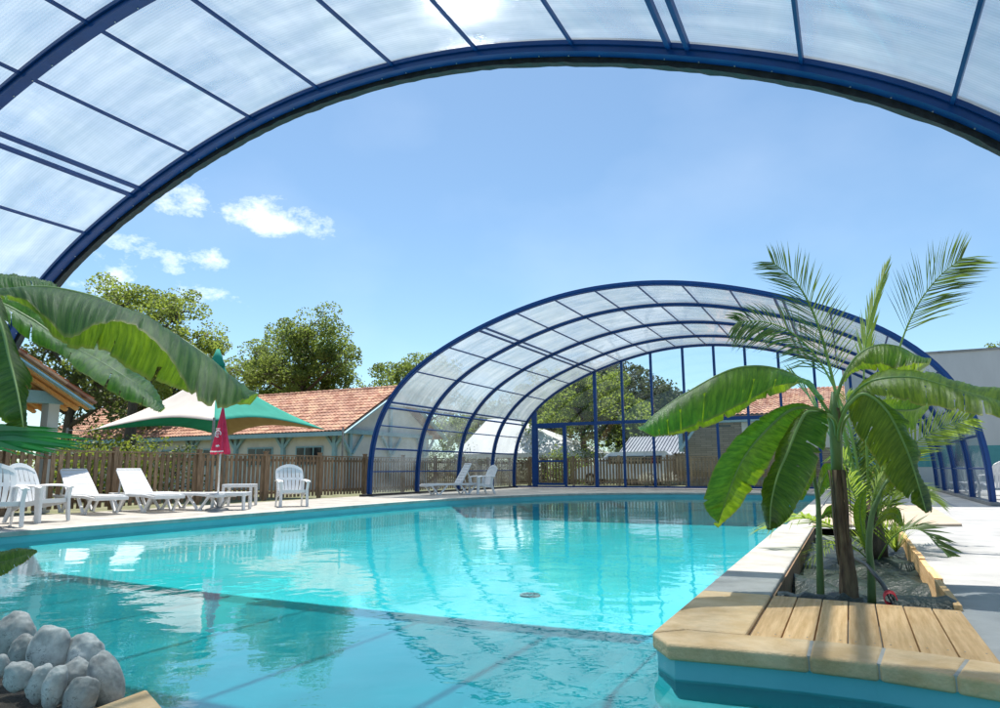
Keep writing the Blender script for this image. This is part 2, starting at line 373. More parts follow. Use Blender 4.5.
def panel_mat(name, clear, white, tint, scat, lum=1.0):
    """multiwall polycarbonate: clear share, milky share, a scattering share and a gloss"""
    m = D.materials.new(name); m.use_nodes = True; t = m.node_tree; n = t.nodes; l = t.links
    n.remove(n['Principled BSDF'])
    tr = n.new('ShaderNodeBsdfTransparent'); tr.inputs[0].default_value = (*tint, 1)
    tl = n.new('ShaderNodeBsdfTranslucent'); tl.inputs[0].default_value = (.46, .49, .52, 1)
    df = n.new('ShaderNodeBsdfDiffuse'); df.inputs[0].default_value = (.60, .65, .70, 1)
    gl = n.new('ShaderNodeBsdfGlossy'); gl.inputs['Roughness'].default_value = .12
    rf = n.new('ShaderNodeBsdfRefraction'); rf.inputs['Roughness'].default_value = .24; rf.inputs['IOR'].default_value = 1.28; rf.inputs['Color'].default_value = (.95, .97, 1, 1)
    tx = n.new('ShaderNodeTexCoord')
    # flutes run round the arch: a fine wave along the tunnel's axis
    wv = n.new('ShaderNodeTexWave'); wv.wave_type = 'BANDS'; wv.bands_direction = 'Y'; wv.inputs['Scale'].default_value = 22; wv.inputs['Distortion'].default_value = .4
    l.new(tx.outputs['Object'], wv.inputs['Vector'])
    bp = n.new('ShaderNodeBump'); bp.inputs['Strength'].default_value = .8; bp.inputs['Distance'].default_value = .012
    l.new(wv.outputs['Fac'], bp.inputs['Height']); l.new(bp.outputs[0], rf.inputs['Normal'])
    mpp = n.new('ShaderNodeMapping'); mpp.inputs['Scale'].default_value = (.7, .35, .7); l.new(tx.outputs['Object'], mpp.inputs[0])
    no = n.new('ShaderNodeTexNoise'); no.inputs['Scale'].default_value = 1.3; no.inputs['Detail'].default_value = 4; no.inputs['Distortion'].default_value = 1.2; l.new(mpp.outputs[0], no.inputs['Vector'])
    b2 = n.new('ShaderNodeBump'); b2.inputs['Strength'].default_value = .35; b2.inputs['Distance'].default_value = .12; l.new(no.outputs[0], b2.inputs['Height']); l.new(b2.outputs[0], gl.inputs['Normal'])
    mr = n.new('ShaderNodeMapRange'); mr.inputs['From Min'].default_value = .3; mr.inputs['From Max'].default_value = .7
    mr.inputs['To Min'].default_value = max(0, white-.16); mr.inputs['To Max'].default_value = white+.16; l.new(no.outputs[0], mr.inputs['Value'])
    a = n.new('ShaderNodeMixShader'); a.inputs[0].default_value = .25; l.new(tl.outputs[0], a.inputs[1]); l.new(df.outputs[0], a.inputs[2])
    b = n.new('ShaderNodeMixShader'); b.inputs[0].default_value = scat; l.new(tr.outputs[0], b.inputs[1]); l.new(rf.outputs[0], b.inputs[2])
    c = n.new('ShaderNodeMixShader'); l.new(mr.outputs[0], c.inputs[0]); l.new(b.outputs[0], c.inputs[1]); l.new(a.outputs[0], c.inputs[2])
    wc = n.new('ShaderNodeTexWave'); wc.wave_type = 'BANDS'; wc.bands_direction = 'Y'; wc.inputs['Scale'].default_value = 8.5; wc.inputs['Distortion'].default_value = .15; l.new(tx.outputs['Object'], wc.inputs['Vector'])
    mpb = n.new('ShaderNodeMapping'); mpb.inputs['Scale'].default_value = (.5, 3.2, .5); l.new(tx.outputs['Object'], mpb.inputs[0])
    nb_ = n.new('ShaderNodeTexNoise'); nb_.inputs['Scale'].default_value = 1.6; nb_.inputs['Detail'].default_value = 6; l.new(mpb.outputs[0], nb_.inputs['Vector'])
    sm_ = n.new('ShaderNodeMath'); sm_.operation = 'MULTIPLY_ADD'; sm_.inputs[1].default_value = .12; l.new(wc.outputs['Fac'], sm_.inputs[0]); l.new(nb_.outputs[0], sm_.inputs[2])
    rc = n.new('ShaderNodeValToRGB'); rc.color_ramp.elements[0].position = .38; rc.color_ramp.elements[1].position = .85; rc.color_ramp.elements[0].color = (.38*lum, .45*lum, .48*lum, 1); rc.color_ramp.elements[1].color = (.70*lum, .76*lum, .78*lum, 1)
    l.new(sm_.outputs[0], rc.inputs[0]); l.new(rc.outputs[0], tl.inputs[0])
    fr = n.new('ShaderNodeFresnel'); fr.inputs['IOR'].default_value = 1.45
    d = n.new('ShaderNodeMixShader'); l.new(fr.outputs[0], d.inputs[0]); l.new(c.outputs[0], d.inputs[1]); l.new(gl.outputs[0], d.inputs[2])
    l.new(d.outputs[0], n['Material Output'].inputs[0])
    try: m.cycles.use_bump_map_correction = False
    except Exception as ex: print('no bump corr', ex)
    return m
M['poly'] = panel_mat('multiwall_polycarbonate', .5, .46, (.78, .87, .92), .34, .86)
M['poly_far'] = panel_mat('milky_polycarbonate', .5, .64, (.84, .90, .94), .38, .78)
M['clear'] = panel_mat('clear_panel', .9, .20, (.90, .95, .97), .0)
def glass_mat():
    m = D.materials.new('clear_glazing'); m.use_nodes = True; t = m.node_tree; n = t.nodes; l = t.links
    n.remove(n['Principled BSDF'])
    tr = n.new('ShaderNodeBsdfTransparent'); tr.inputs[0].default_value = (.90, .95, .97, 1)
    gl = n.new('ShaderNodeBsdfGlossy'); gl.inputs['Roughness'].default_value = .03
    fr = n.new('ShaderNodeFresnel'); fr.inputs['IOR'].default_value = 1.6
    d = n.new('ShaderNodeMixShader'); l.new(fr.outputs[0], d.inputs[0]); l.new(tr.outputs[0], d.inputs[1]); l.new(gl.outputs[0], d.inputs[2])
    l.new(d.outputs[0], n['Material Output'].inputs[0])
    return m
M['glass'] = glass_mat()

# ------------------------------------------------------------------ the pool, deck and ground
POOL = [(-10.45, -8), (-10.45, 15.0), (-10.3, 17.4), (-9.9, 19.4), (-9.25, 21.2), (-8.3, 22.6), (-7.0, 23.7), (-5.4, 24.35), (-3.5, 24.6), (-.92, 24.6),
        (-.92, 3.60), (-.80, 3.44), (-.55, 3.47), (-.23, 3.49), (.03, 3.48), (.27, 3.43), (.5, 3.36), (.8, 3.26), (1.3, 3.02), (1.9, 2.6), (2.3, 2.0), (2.35, -8)]
def offset(poly, d):
    out_ = []; n = len(poly)
    for i in range(n):
        p0, p1, p2 = Vector(poly[i-1]), Vector(poly[i]), Vector(poly[(i+1) % n])
        a = (p1-p0).normalized(); b = (p2-p1).normalized()
        na = Vector((-a.y, a.x)); nb = Vector((-b.y, b.x)); nn = (na+nb)
        if nn.length < .05: nn = na
        nn.normalize(); k = d/max(.4, nn.dot(na))
        out_.append(tuple(p1+nn*k))
    return out_
def sheet(name, outer, holes, z, m):
    bm = bmesh.new(); es = []
    for lp in [outer]+holes:
        vs = [bm.verts.new((x, y, z)) for x, y in lp]
        es += [bm.edges.new((vs[i], vs[(i+1) % len(vs)])) for i in range(len(vs))]
    bmesh.ops.triangle_fill(bm, use_beauty=True, use_dissolve=False, edges=es)
    for f in bm.faces:
        if f.normal.z < 0: f.normal_flip()
    me = D.meshes.new(name); bm.to_mesh(me); bm.free(); me.materials.append(m)
    o = D.objects.new(name, me); COL.objects.link(o); tag(o, kind='structure'); return o
def strip(name, a, b, z0, z1, m, closed=True):
    """raised band between two matching outlines"""
    mb = MB(); n = len(a); rng = range(n if closed else n-1)
    for i in rng:
        j = (i+1) % n
        mb.quad((*a[i], z1), (*a[j], z1), (*b[j], z1), (*b[i], z1))
        mb.quad((*a[i], z0), (*a[j], z0), (*a[j], z1), (*a[i], z1))
        mb.quad((*b[j], z0), (*b[i], z0), (*b[i], z1), (*b[j], z1))
        mb.quad((*a[j], z0), (*a[i], z0), (*b[i], z0), (*b[j], z0))
    o = mb.build(name, m); 
    return o
# POOL runs clockwise: left side up, top to the right, right side down: its left normal points outwards
P_out = offset(POOL, .32)
PLANT = [(-.52, 3.74), (-.25, 3.77), (.06, 3.76), (.35, 3.70), (.50, 3.64), (.50, 10.9), (-.52, 10.9)]
sheet('ground', [(-900, -300), (-900, 1500), (900, 1500), (900, -300)], [offset(POOL, .1), [(-.56, 3.9), (.56, 3.9), (.56, 10.95), (-.56, 10.95)]], -.10, M['grass'])
PI_ = list(reversed(PLANT))
sheet('pool_deck', [(-14.3, -9), (-14.3, 30.6), (14.0, 30.6), (14.0, -9)], [offset(POOL, .02), PLANT], 0, M['deck_r'])
# left paving, a warmer concrete, laid over the slab
lp = [(-14.28, -8.9), (-14.28, 30.5), (-1.0, 30.5), (-1.0, 25.0)] + [P_out[i] for i in (8, 7, 6, 5, 4, 3, 2, 1)] + [(-10.78, -8.9)]
lp = [(x, y) for x, y in lp]
sheet('side_paving', lp, [], .005, M['deck'])
# coping: everything round the pool except the planter's own stones
def sub(lst, idx): return [lst[i] for i in idx]
idx = list(range(0, 10))
cp_i = offset(POOL, -.03)
o = strip('pool_coping', sub(cp_i, idx), sub(P_out, idx), -.04, .022, M['coping_w'], False); tag(o, kind='structure')
yy = 11.1
o = strip('pool_coping', [(-.89, 24.6), (-.89, yy)], [(-.60, 24.93), (-.60, yy)], -.04, .022, M['coping_w'], False); tag(o, kind='structure')
# basin
mb = MB(); n = len(POOL)
LOW = offset(POOL, -.62)
for i in range(n):      # upright lip, above the slope added to catch sun
    j = (i+1) % n
    mb.quad((*POOL[i], -.001), (*POOL[j], -.001), (*POOL[j], -.145), (*POOL[i], -.145))
o = mb.build('pool_walls', M['liner_wall']); tag(o, kind='structure')
fl = sheet('pool_floor', LOW, [], -.48, M['liner'])
mb = MB()
for i in range(n):  # sloped liner side, added so the underwater edge is sunlit instead of dark
    j = (i+1) % n
    mb.quad((*POOL[i], -.145), (*POOL[j], -.145), (*LOW[j], -.48), (*LOW[i], -.48))
tag(mb.build('pool_added_slope', M['liner']), kind='structure')
# steps of the liner's seam lines are part of the floor; water surface
sheet('pool_water', offset(POOL, -.004), [], -.13, M['water'])
# floor drain
c = at_z(530, 595, -.47)
mb = MB(); mb.tube([(c.x+.10*math.cos(a*.314), c.y+.10*math.sin(a*.314), -.468) for a in range(21)], .010, 6, False)
for k in range(-2, 3): mb.bar((c.x+.035*k, c.y-.08, -.468), (c.x+.035*k, c.y+.08, -.468), .008, .008)
tag(mb.build('pool_drain', M['alu']), 'small dark round drain on the pool floor near the middle', 'drain')
# right of the planter: thin raised beige slab
q = MB()
sl = [(-.55, 11.0), (1.35, 11.95), (1.42, 17.2), (-.55, 17.6)]
q.prism(sl, .004, .035); o = q.build('raised_slab', M['slab']); tag(o, kind='structure')

# ------------------------------------------------------------------ planter: coping stones, boards, lined bed
pl = empty('planter_box', (-.1, 3.7, 0)); tag(pl, 'long poolside planter box with sand coloured coping stones and a black plastic lined bed', 'planter')
def put(o, par):
    o.parent = par; o.matrix_parent_inverse = Matrix.Translation(par.location).inverted(); return o
def bw(mb_, name, m, par, **k):
    o_ = mb_.build(name, m, None, **k); return put(o_, par)
front_o = [(-.945, 3.60), (-.82, 3.405), (-.55, 3.43), (-.23, 3.45), (.03, 3.44), (.27, 3.39), (.5, 3.32), (.8, 3.22), (1.3, 2.98), (1.9, 2.56)]
front_i = [(-.80, 3.74), (-.70, 3.74), (-.55, 3.745), (-.23, 3.77), (.06, 3.76), (.35, 3.70), (.58, 3.62), (.9, 3.5), (1.45, 3.26), (2.1, 2.82)]
def interp(pts, t):
    i = min(int(t), len(pts)-2); f = t-i; return tuple(pts[i][k]*(1-f)+pts[i+1][k]*f for k in range(2))
cuts = [0, 3.02, 4.05, 5.15, 6.3, 7.4, 9]
for a, b in zip(cuts[:-1], cuts[1:]):
    ts = [a+.006] + [t for t in range(10) if a+.1 < t < b-.1] + [b-.006]
    A = [interp(front_o, t) for t in ts]; B = [interp(front_i, t) for t in ts]
    o = strip('coping_stone', A, B, -.045, .03, M['coping'], False)
    # close the ends
    me = o.data; bmx = bmesh.new(); bmx.from_mesh(me); bmesh.ops.remove_doubles(bmx, verts=bmx.verts, dist=1e-5)
    bmesh.ops.holes_fill(bmx, edges=bmx.edges); bmesh.ops.recalc_face_normals(bmx, faces=bmx.faces); bmx.to_mesh(me); bmx.free()
    md = o.modifiers.new('b', 'BEVEL'); md.width = .016; md.segments = 4; md.limit_method = 'ANGLE'; md.angle_limit = R(50)
    put(o, pl)
fo = [interp(front_o, k*.25) for k in range(37)]; fi = [interp(front_i, k*.25) for k in range(37)]
fo2 = [(a[0]+(b[0]-a[0])*.03, a[1]+(b[1]-a[1])*.03) for a, b in zip(fo, fi)]; fi2 = [(b[0]+(a[0]-b[0])*.03, b[1]+(a[1]-b[1])*.03) for a, b in zip(fo, fi)]
mo = strip('mortar', fo2[1:], fi2[1:], -.035, .026, M['coping_w'], False); put(mo, pl)
# side coping stones along the water, paler
v0 = 3.755
for k, (a, b) in enumerate([(3.75, 4.95), (4.96, 6.15), (6.16, 7.35), (7.36, 8.55), (8.56, 9.75), (9.76, 11.05)]):
    mb = MB(); 
    if k == 0: mb.prism([(-.945, 3.61), (-.81, 3.752), (-.52, 3.752), (-.52, b), (-.945, b)], -.045, .03)
    else: mb.span((-.945, a, -.045), (-.52, b, .03))
    bw(mb, 'coping_stone', M['coping'] if k == 0 else M['coping_w'], pl, bevel=.012)
# deck boards over the front of the bed
bd = [(-.49, 7)]
nb = 7; wd = .1385
for k in range(nb):
    x0 = -.505+k*(wd+.0065); x1 = x0+wd
    ya = 3.79 - .00*k; 
    ya = (3.775 if k < 3 else 3.775-.02*(k-2))
    mb = MB(); mb.span((x0, ya-.0, -.025), (x1, 5.0-.012*k+random.uniform(-.006, .006), .018))
    o = bw(mb, 'deck_board', M['board'], pl, bevel=.004)
mb = MB()
for k in range(nb):
    for dx in (.03, .11):
        for yy in (3.86, 4.91-.012*k): x = -.505+k*(wd+.0065)+dx; mb.tube([(x, yy, .0185), (x, yy, .0192)], .0042, 8)
bw(mb, 'screw_heads', M['alu'], pl)
# boards framing the bed
mb = MB(); mb.span((-.518, 3.78, -.3), (-.506, 10.9, .005)); bw(mb, 'edge_board', M['fence'], pl)
mb = MB()
yy = 5.0
while yy < 10.8:
    ln = random.uniform(.25, .5); mb.span((.482, yy, -.2), (.53+random.uniform(-.008, .008), yy+ln-.01, .035+random.uniform(-.01, .012))); yy += ln
bw(mb, 'edge_board', M['board'], pl, bevel=.004)
# crumpled plastic mulch sheet
rows = []
random.seed(3)
ph = [(random.uniform(0, 6.3), random.uniform(2, 9), random.uniform(2, 9), random.uniform(.003, .012)) for _ in range(14)]
for i in range(90):
    r = []
    for j in range(26):
        u = -.50+.98*j/25; v = 4.9+5.95*i/89
        z = -.13+sum(a*math.sin(p+kx*u*1.6+ky*v*.9) for p, kx, ky, a in ph)
        z += .10*max(0, 1-(v-4.95)/.35)*(.5+.6*noise.noise((u*4, v*2, 0)))+.035*noise.noise((u*6, v*5, 2))+.02*noise.noise((u*15, v*13, 4))
        if v < 4.98: z = min(z, -.03)
        r.append((u, v, min(z, .05)))
    rows.append(r)
mb = MB(); mb.grid(rows); bw(mb, 'mulch_sheet', M['geotex'], pl, smooth=True)
mb = MB()   # folded flap of the sheet by the board end
rows = []
for i in range(9):
    a = i/8
    rows.append([(.18+.33*j/7, 4.97+.33*a, .0+.10*math.sin(a*3.0)*(.7+.5*noise.noise((j*.6, 8, 1)))-.02) for j in range(8)])
mb.grid(rows); bw(mb, 'mulch_flap', M['geotex'], pl, smooth=True)
mb = MB(); rows = []
for i in range(9):
    a = i/8; rows.append([(-.49+.5*j/9, 4.98+.28*a, -.03+.11*math.sin(a*3.1)*(.5+.5*noise.noise((j*.8, 3, 1)))) for j in range(10)])
mb.grid(rows); bw(mb, 'mulch_flap', M['geotex'], pl, smooth=True)
ho = MB(); ho.tube([at_z(825, 0, 0) if False else (0.18, 5.02, .0), (.13, 5.35, .08), (.05, 5.75, .15), (-.02, 6.1, .15), (-.1, 6.4, .05)], .014, 8)
o = ho.build('irrigation_hose', M['hose'], smooth=True); tag(o, 'black irrigation hose poking out of the planter bed beside the boards', 'hose')
rh = MB()
for k in range(5): rh.tube([(.16+.035*math.cos(a*.52), 5.06+.03*k+.02*math.sin(a*.52), .03+.035*math.sin(a*.52)) for a in range(13)], .0035, 6, False)
o = rh.build('red_cord_coil', M['red_hose'], smooth=True); tag(o, 'small coil of red cord wrapped round the hose end by the deck boards', 'cord')

# ------------------------------------------------------------------ sliding enclosure sections
U0, HW, HH, NEXP = -5.6, 8.3, 5.93, 2.351
CC = (.0098, -.0137, -.0004)
def profile(W, h, m=241):
    P = []
    for i in range(m):
        t = math.pi*i/(m-1); c, s = math.cos(t), math.sin(t)
        u = -math.copysign(abs(c)**(2/NEXP), c); z = max(0, s)**(2/NEXP)
        th = math.atan2(z, -u)
        k = 1+CC[0]*(math.cos(4*th)-1)+CC[1]*(math.cos(6*th)-math.cos(2*th))+CC[2]*(math.cos(8*th)-1)
        P.append(Vector((u*k*W+U0, 0, z*k*h)))
    S = [0]
    for i in range(1, m): S.append(S[-1]+(P[i]-P[i-1]).length)
    T = S[-1]
    def f(s):
        s = min(max(s, 0), 1)*T
        lo = 0
        while lo < m-2 and S[lo+1] < s: lo += 1
        a = (s-S[lo])/(S[lo+1]-S[lo])
        p = P[lo].lerp(P[lo+1], a)
        i0, i1 = max(0, lo-1), min(m-1, lo+2)
        tg = (P[i1]-P[i0]).normalized(); nn = Vector((-tg.z, 0, tg.x))
        if nn.z < 0 and .1 < s/T < .9: nn = -nn
        return p, nn, tg
    return f
def rib_mesh(f, v0, v1, rin, rout, s0=0, s1=1, seg=84):
    mb_ = MB(); n0 = 0
    for i in range(seg+1):
        p, nn, tg = f(s0+(s1-s0)*i/seg)
        for (v, r) in ((v0, rin), (v1, rin), (v1, rout), (v0, rout)):
            q = p+nn*r; mb_.v.append((q.x, v, max(q.z, .02)))
    for i in range(seg):
        for k in range(4):
            a = i*4+k; b = i*4+(k+1) % 4; mb_.f.append((a, b, b+4, a+4))
    mb_.f.append((0, 1, 2, 3)); mb_.f.append((seg*4+3, seg*4+2, seg*4+1, seg*4))
    return mb_
PURL = [(.034, 0), (.066, 1), (.100, 0), (.132, 2), (.195, 0), (.255, 0), (.31, 2), (.364, 0), (.419, 0), (.473, 0), (.527, 0), (.581, 0), (.636, 0), (.69, 2), (.745, 0), (.805, 0), (.868, 2), (.90, 0), (.934, 1), (.966, 0)]
def enclosure(name, label, vs, W, h, thick, seal_v=None, loc=None, pm='poly'):
    f = profile(W, h)
    root = empty(name, loc); tag(root, label, 'pool enclosure')
    for k, v in enumerate(vs):
        t = thick
        bw(rib_mesh(f, v-t/2, v+t/2, -.09 if seal_v else -.06, .07), 'rib', M['blue'], root)
        if True:
            bw(rib_mesh(f, v-t/2-.03, v-t/2-.008, -.02, .03), 'rib_flange', M['blue'], root)
            bw(rib_mesh(f, v+t/2+.008, v+t/2+.03, -.02, .03), 'rib_flange', M['blue'], root)
    for k, v in enumerate(vs):
        mb_ = MB()
        for i_ in range(1, 60):
            if i_ % 5 == 0: continue
            p, nn, tg = f(i_/60); q_ = p-nn*.092
            mb_.tube([(q_.x, v+.035, q_.z), (q_.x-nn.x*.008, v+.035, q_.z-nn.z*.008)], .008, 6)
        bw(mb_, 'bolt_heads', M['metal'], root)
    for s, kind in PURL:
        mb_ = MB()
        offs = [0] if kind < 2 else [-.0045, .0045]
        for of in offs:
            p, nn, tg = f(s+of); 
            w_ = .036 if kind == 0 else .055
            c0 = p+nn*(-.01)
            mb_.bar((c0.x, vs[0], c0.z), (c0.x, vs[-1], c0.z), w_, .05 if kind else .035, up=nn)
        bw(mb_, 'purlin', M['blue'], root)
    ss = [0]+[s for s, k in PURL]+[1]
    for a, b in zip(vs[:-1], vs[1:]):
        for s0, s1 in zip(ss[:-1], ss[1:]):
            seg = 3 if s1-s0 > .04 else 2
            mb_ = MB(); rows_ = []
            for i in range(seg+1):
                p, nn, tg = f(s0+(s1-s0)*i/seg); p = p+nn*.035
                rows_.append([(p.x, a, max(p.z, .03)), (p.x, b, max(p.z, .03))])
            mb_.grid(rows_)
            low = s1 <= .133 or s0 >= .867
            bw(mb_, 'roof_panel' if not low else 'side_panel', M['clear'] if low else M[pm], root, smooth=True)
    for s in (-1, 1):
        mb_ = MB(); mb_.span((U0+s*W-.10, vs[0]-.4, .006), (U0+s*W+.10, vs[-1]+.2, .075)); bw(mb_, 'base_rail', M['rubber'] if s < 0 else M['alu'], root, bevel=.006)
    if seal_v is not None:
        sm = rib_mesh(f, seal_v+.02, seal_v+.12, -.15, .05, seg=200)
        random.seed(5)
        sm.v = [(x+random.uniform(-.006, .006), y+random.uniform(-.006, .006)+(.012 if random.random() < .04 else 0), z+random.uniform(-.008, .008)) for x, y, z in sm.v]
        bw(sm, 'rubber_seal', M['rubber'], root)
    return root, f
near, fN = enclosure('pool_enclosure', 'near blue framed polycarbonate arched pool cover section overhead with black rubber lip', [-3.1, -.5, 2.0, 4.55, 7.03], 8.27, 6.10, .125, 7.09, (U0, 2, 0))
far, fF = enclosure('pool_enclosure', 'far blue framed arched pool cover section closed by a glazed gable and door', [18.7, 21.5, 24.5, 27.4, 29.65], 8.32, 5.93, .125, None, (U0, 24, 0), 'poly_far')
far.name = 'pool_enclosure_far'; far.name = 'pool_enclosure.001'
# gable wall of the far section
vg = 29.65
gposts_px = [(535, 1), (566, 0), (597, 1), (625, 1), (655, 1), (688, 1), (720, 1), (752, 1), (786, 1), (822, 1), (858, 1), (895, 1)]
def fz(f, u):
    best = None
    lo, hi = .02, .5
    side = u < U0
    for i in range(200):
        s = i/199*.5 if side else .5+i/199*.5
        p, _, _ = f(s)
        if best is None or abs(p.x-u) < best[0]: best = (abs(p.x-u), p.z)
    return best[1]
zr = at_v(597, 423, vg).z
us = []
for px, big in gposts_px:
    u = at_v(px, 470, vg).x; us.append(u)
    top = fz(fF, u)-.03
    if px == 566: top = zr
    w_ = .15 if px in (535, 597) else .10
    if px == 535: w_ = .24
    mb = MB(); mb.span((u-w_/2, vg-.05, .02), (u+w_/2, vg+.05, top)); bw(mb, 'gable_post', M['blue'], far)
mb = MB(); mb.span((us[0], vg-.045, zr-.07), (us[-1]+.6, vg+.045, zr+.07)); bw(mb, 'gable_rail', M['blue'], far)
mb = MB(); mb.span((U0-HW+.05, vg-.04, .02), (U0+HW-.05, vg+.04, .10)); bw(mb, 'gable_rail', M['blue'], far)
# door between the two first posts
dr = MB(); a, b = us[0]+.09, us[1]-.04
zt = zr-.06
dr.span((a, vg-.03, .12), (a+.08, vg+.03, zt)); dr.span((b-.08, vg-.03, .12), (b, vg+.03, zt)); dr.span((a+.08, vg-.03, zt-.1), (b-.08, vg+.03, zt)); dr.span((a+.08, vg-.03, .12), (b-.08, vg+.03, .22)); dr.span((a+.08, vg-.03, 1.15), (b-.08, vg+.03, 1.23))
dro = bw(dr, 'door', M['blue'], far)
mb = MB(); mb.span((a+.11, vg-.07, 1.3), (a+.14, vg-.031, 1.5)); h_ = mb.build('handle', M['metal']); h_.parent = dro
xs = [U0-HW+.02]+us+[U0+HW-.03]
for x0, x1 in zip(xs[:-1], xs[1:]):
    mb = MB(); rows = []
    n_ = 6
    for i in range(n_+1):
        u = x0+(x1-x0)*i/n_; rows.append([(u, vg+.005, .1), (u, vg+.005, max(.2, fz(fF, u)-.02))])
    mb.grid(rows); bw(mb, 'gable_pane', M['glass'], far)

# ------------------------------------------------------------------ fences
def fence(name, label, a, b, z0=-.0, h=1.29, group=None, pitch=.155, wd=.085, seed=1):
    a, b = Vector(a), Vector(b); d = (b-a); Ln = d.length; d.normalize(); nrm_ = Vector((-d.y, d.x))
    root = empty(name, (a.x, a.y, z0)); tag(root, label, 'fence', group)
    nsec = max(1, round(Ln/2.25)); rnd = random.Random(seed)
    rz = math.atan2(d.y, d.x); rot = Matrix.Rotation(rz, 3, 'Z')
    for k in range(nsec+1):
        p = a+d*(Ln*k/nsec); mb_ = MB(); mb_.box((p.x, p.y, z0+(h+.06)/2), (.10, .10, h+.06), rot); mb_.box((p.x, p.y, z0+h+.075), (.12, .12, .03), rot)
        bw(mb_, 'post', M['fence'], root)
    for k in range(nsec):
        p0 = a+d*(Ln*k/nsec+.05); p1 = a+d*(Ln*(k+1)/nsec-.05)
        for zz, hh_ in ((h-.02, .035), (h-.16, .07), (.22, .07)):
            mb_ = MB(); c = (p0+p1)/2
            if zz > h-.1: mb_.box((c.x, c.y, z0+zz), ((p1-p0).length, .11, hh_), rot)
            else:
                c = c+nrm_*.03; mb_.box((c.x, c.y, z0+zz), ((p1-p0).length, .035, hh_), rot)
            bw(mb_, 'rail', M['fence'], root)
        mb_ = MB(); L2 = (p1-p0).length; m_ = int(L2/pitch)
        for i in range(m_):
            q_ = p0+d*((i+.5)*L2/m_)-nrm_*.002
            mb_.box((q_.x, q_.y, z0+.06+(h-.10)/2+rnd.uniform(-.008, .008)), (wd+rnd.uniform(-.006, .006), .022, h-.12), rot @ Matrix.Rotation(rnd.uniform(-.012, .012), 3, 'Y'))
        bw(mb_, 'picket_panel', M['fence'], root)
    return root
fence('picket_fence', 'brown wooden picket fence running along the left side behind the loungers', (-14.75, -1), (-14.75, 33.2), 0, seed=1)
fence('picket_fence', 'brown wooden picket fence across the far end behind the glazed gable', (-14.75, 33.4), (-3.0, 33.4), 0, h=1.38, seed=2)

# ------------------------------------------------------------------ buildings
def wavy_roof(name, p00, p10, p01, nu, amp=.035):
    """tiled slope: p00 eave start, p10 eave end, p01 ridge start; rounded tile courses run eave to ridge"""
    p00, p10, p01 = Vector(p00), Vector(p10), Vector(p01); du = p10-p00; dv = p01-p00
    nn = du.cross(dv).normalized()
    if nn.z < 0: nn = -nn
    ncol = int(du.length/.055); nrow = int(dv.length/.35)
    rows_ = []
    for i in range(nrow*2):
        t = (i//2+(i % 2)*.98)/nrow; step = .03*(1-(i % 2))*1.0
        r = []
        for j in range(ncol+1):
            s = j/ncol; w_ = abs(math.sin(s*du.length/.22*math.pi))
            r.append(p00+du*s+dv*t+nn*(amp*w_*1.4+step))
        rows_.append(r)
    mb_ = MB(); mb_.grid(rows_)
    # underside so the roof has thickness
    q_ = [p00-nn*.06, p10-nn*.06, p10+dv-nn*.06, p01-nn*.06]; mb_.quad(*q_)
    top = [p00, p10, p10+dv, p01]
    for i in range(4):
        j = (i+1) % 4; mb_.quad(top[i], top[j], q_[j], q_[i])
    return mb_
# clubhouse on the left: gable end faces the pool
ux = -20.9
ev = 26.0; rg = 30.6; ze = at_u(342, 431, ux).z; zp = at_u(399, 387, ux).z
vfar = 2*rg-ev
club = empty('clubhouse', (ux-8, rg, 0)); tag(club, 'low white clubhouse with terracotta tiled roof and pale blue timber braces', 'building')
mb = MB(); x0, x1 = ux-24, ux-.7; yw0, yw1 = ev+.7, vfar-.7
sl = (zp-ze)/(rg-ev); zw = ze+.7*sl-.12
mb.v = [(x0, yw0, -.1), (x1, yw0, -.1), (x1, yw1, -.1), (x0, yw1, -.1), (x0, yw0, zw), (x1, yw0, zw), (x1, yw1, zw), (x0, yw1, zw), (x0, rg, zp-.15), (x1, rg, zp-.15)]
mb.f = [(0, 1, 5, 4), (1, 2, 6, 9, 5), (2, 3, 7, 6), (3, 0, 4, 8, 7)]
bw(mb, 'wall', M['white_wall'], club)
rfo = bw(wavy_roof('r', (ux-24.5, ev, ze), (ux, ev, ze), (ux-24.5, rg, zp), 1), 'roof', M['tiles'], club)
bw(wavy_roof('r', (ux, vfar, ze), (ux-24.5, vfar, ze), (ux, rg, zp), 1), 'roof', M['tiles'], club)
mb = MB()   # ridge tiles
for k in range(60): mb.tube([(ux-.4*k, rg, zp+.0), (ux-.4*k-.42, rg, zp+.01)], [.11, .13], 8)
bw(mb, 'ridge_tiles', M['tiles'], club)
mb = MB(); mb.bar((ux+.03, ev-.05, ze-.10), (ux+.03, rg, zp-.10), .05, .24, up=(1, 0, 0)); mb.bar((ux+.03, vfar+.05, ze-.10), (ux+.03, rg, zp-.10), .05, .24, up=(1, 0, 0))
bw(mb, 'verge_board', M['pale_blue'], club)
mb = MB(); mb.span((ux-24.5, ev-.07, ze-.20), (ux-.02, ev-.02, ze+.0)); bw(mb, 'fascia', M['pale_blue'], club)
for k, yb in enumerate((27.3, 30.6, 33.9)):   # timber braces on the gable
    mb = MB(); xx = ux-.62
    mb.span((xx-.06, yb-.1, .1), (xx+.06, yb+.1, ze+(2.2 if k == 1 else .3)))
    for s in (-1, 1): mb.bar((xx+.08, yb+s*.08, ze-1.0), (xx+.08, yb+s*.85, ze-.1), .1, .12, up=(1, 0, 0))
    bw(mb, 'brace', M['pale_blue'], club)
mb = MB(); mb.span((ux-.66, ev+.6, ze-.05), (ux-.5, vfar-.6, ze+.15)); bw(mb, 'tie_beam', M['pale_blue'], club)
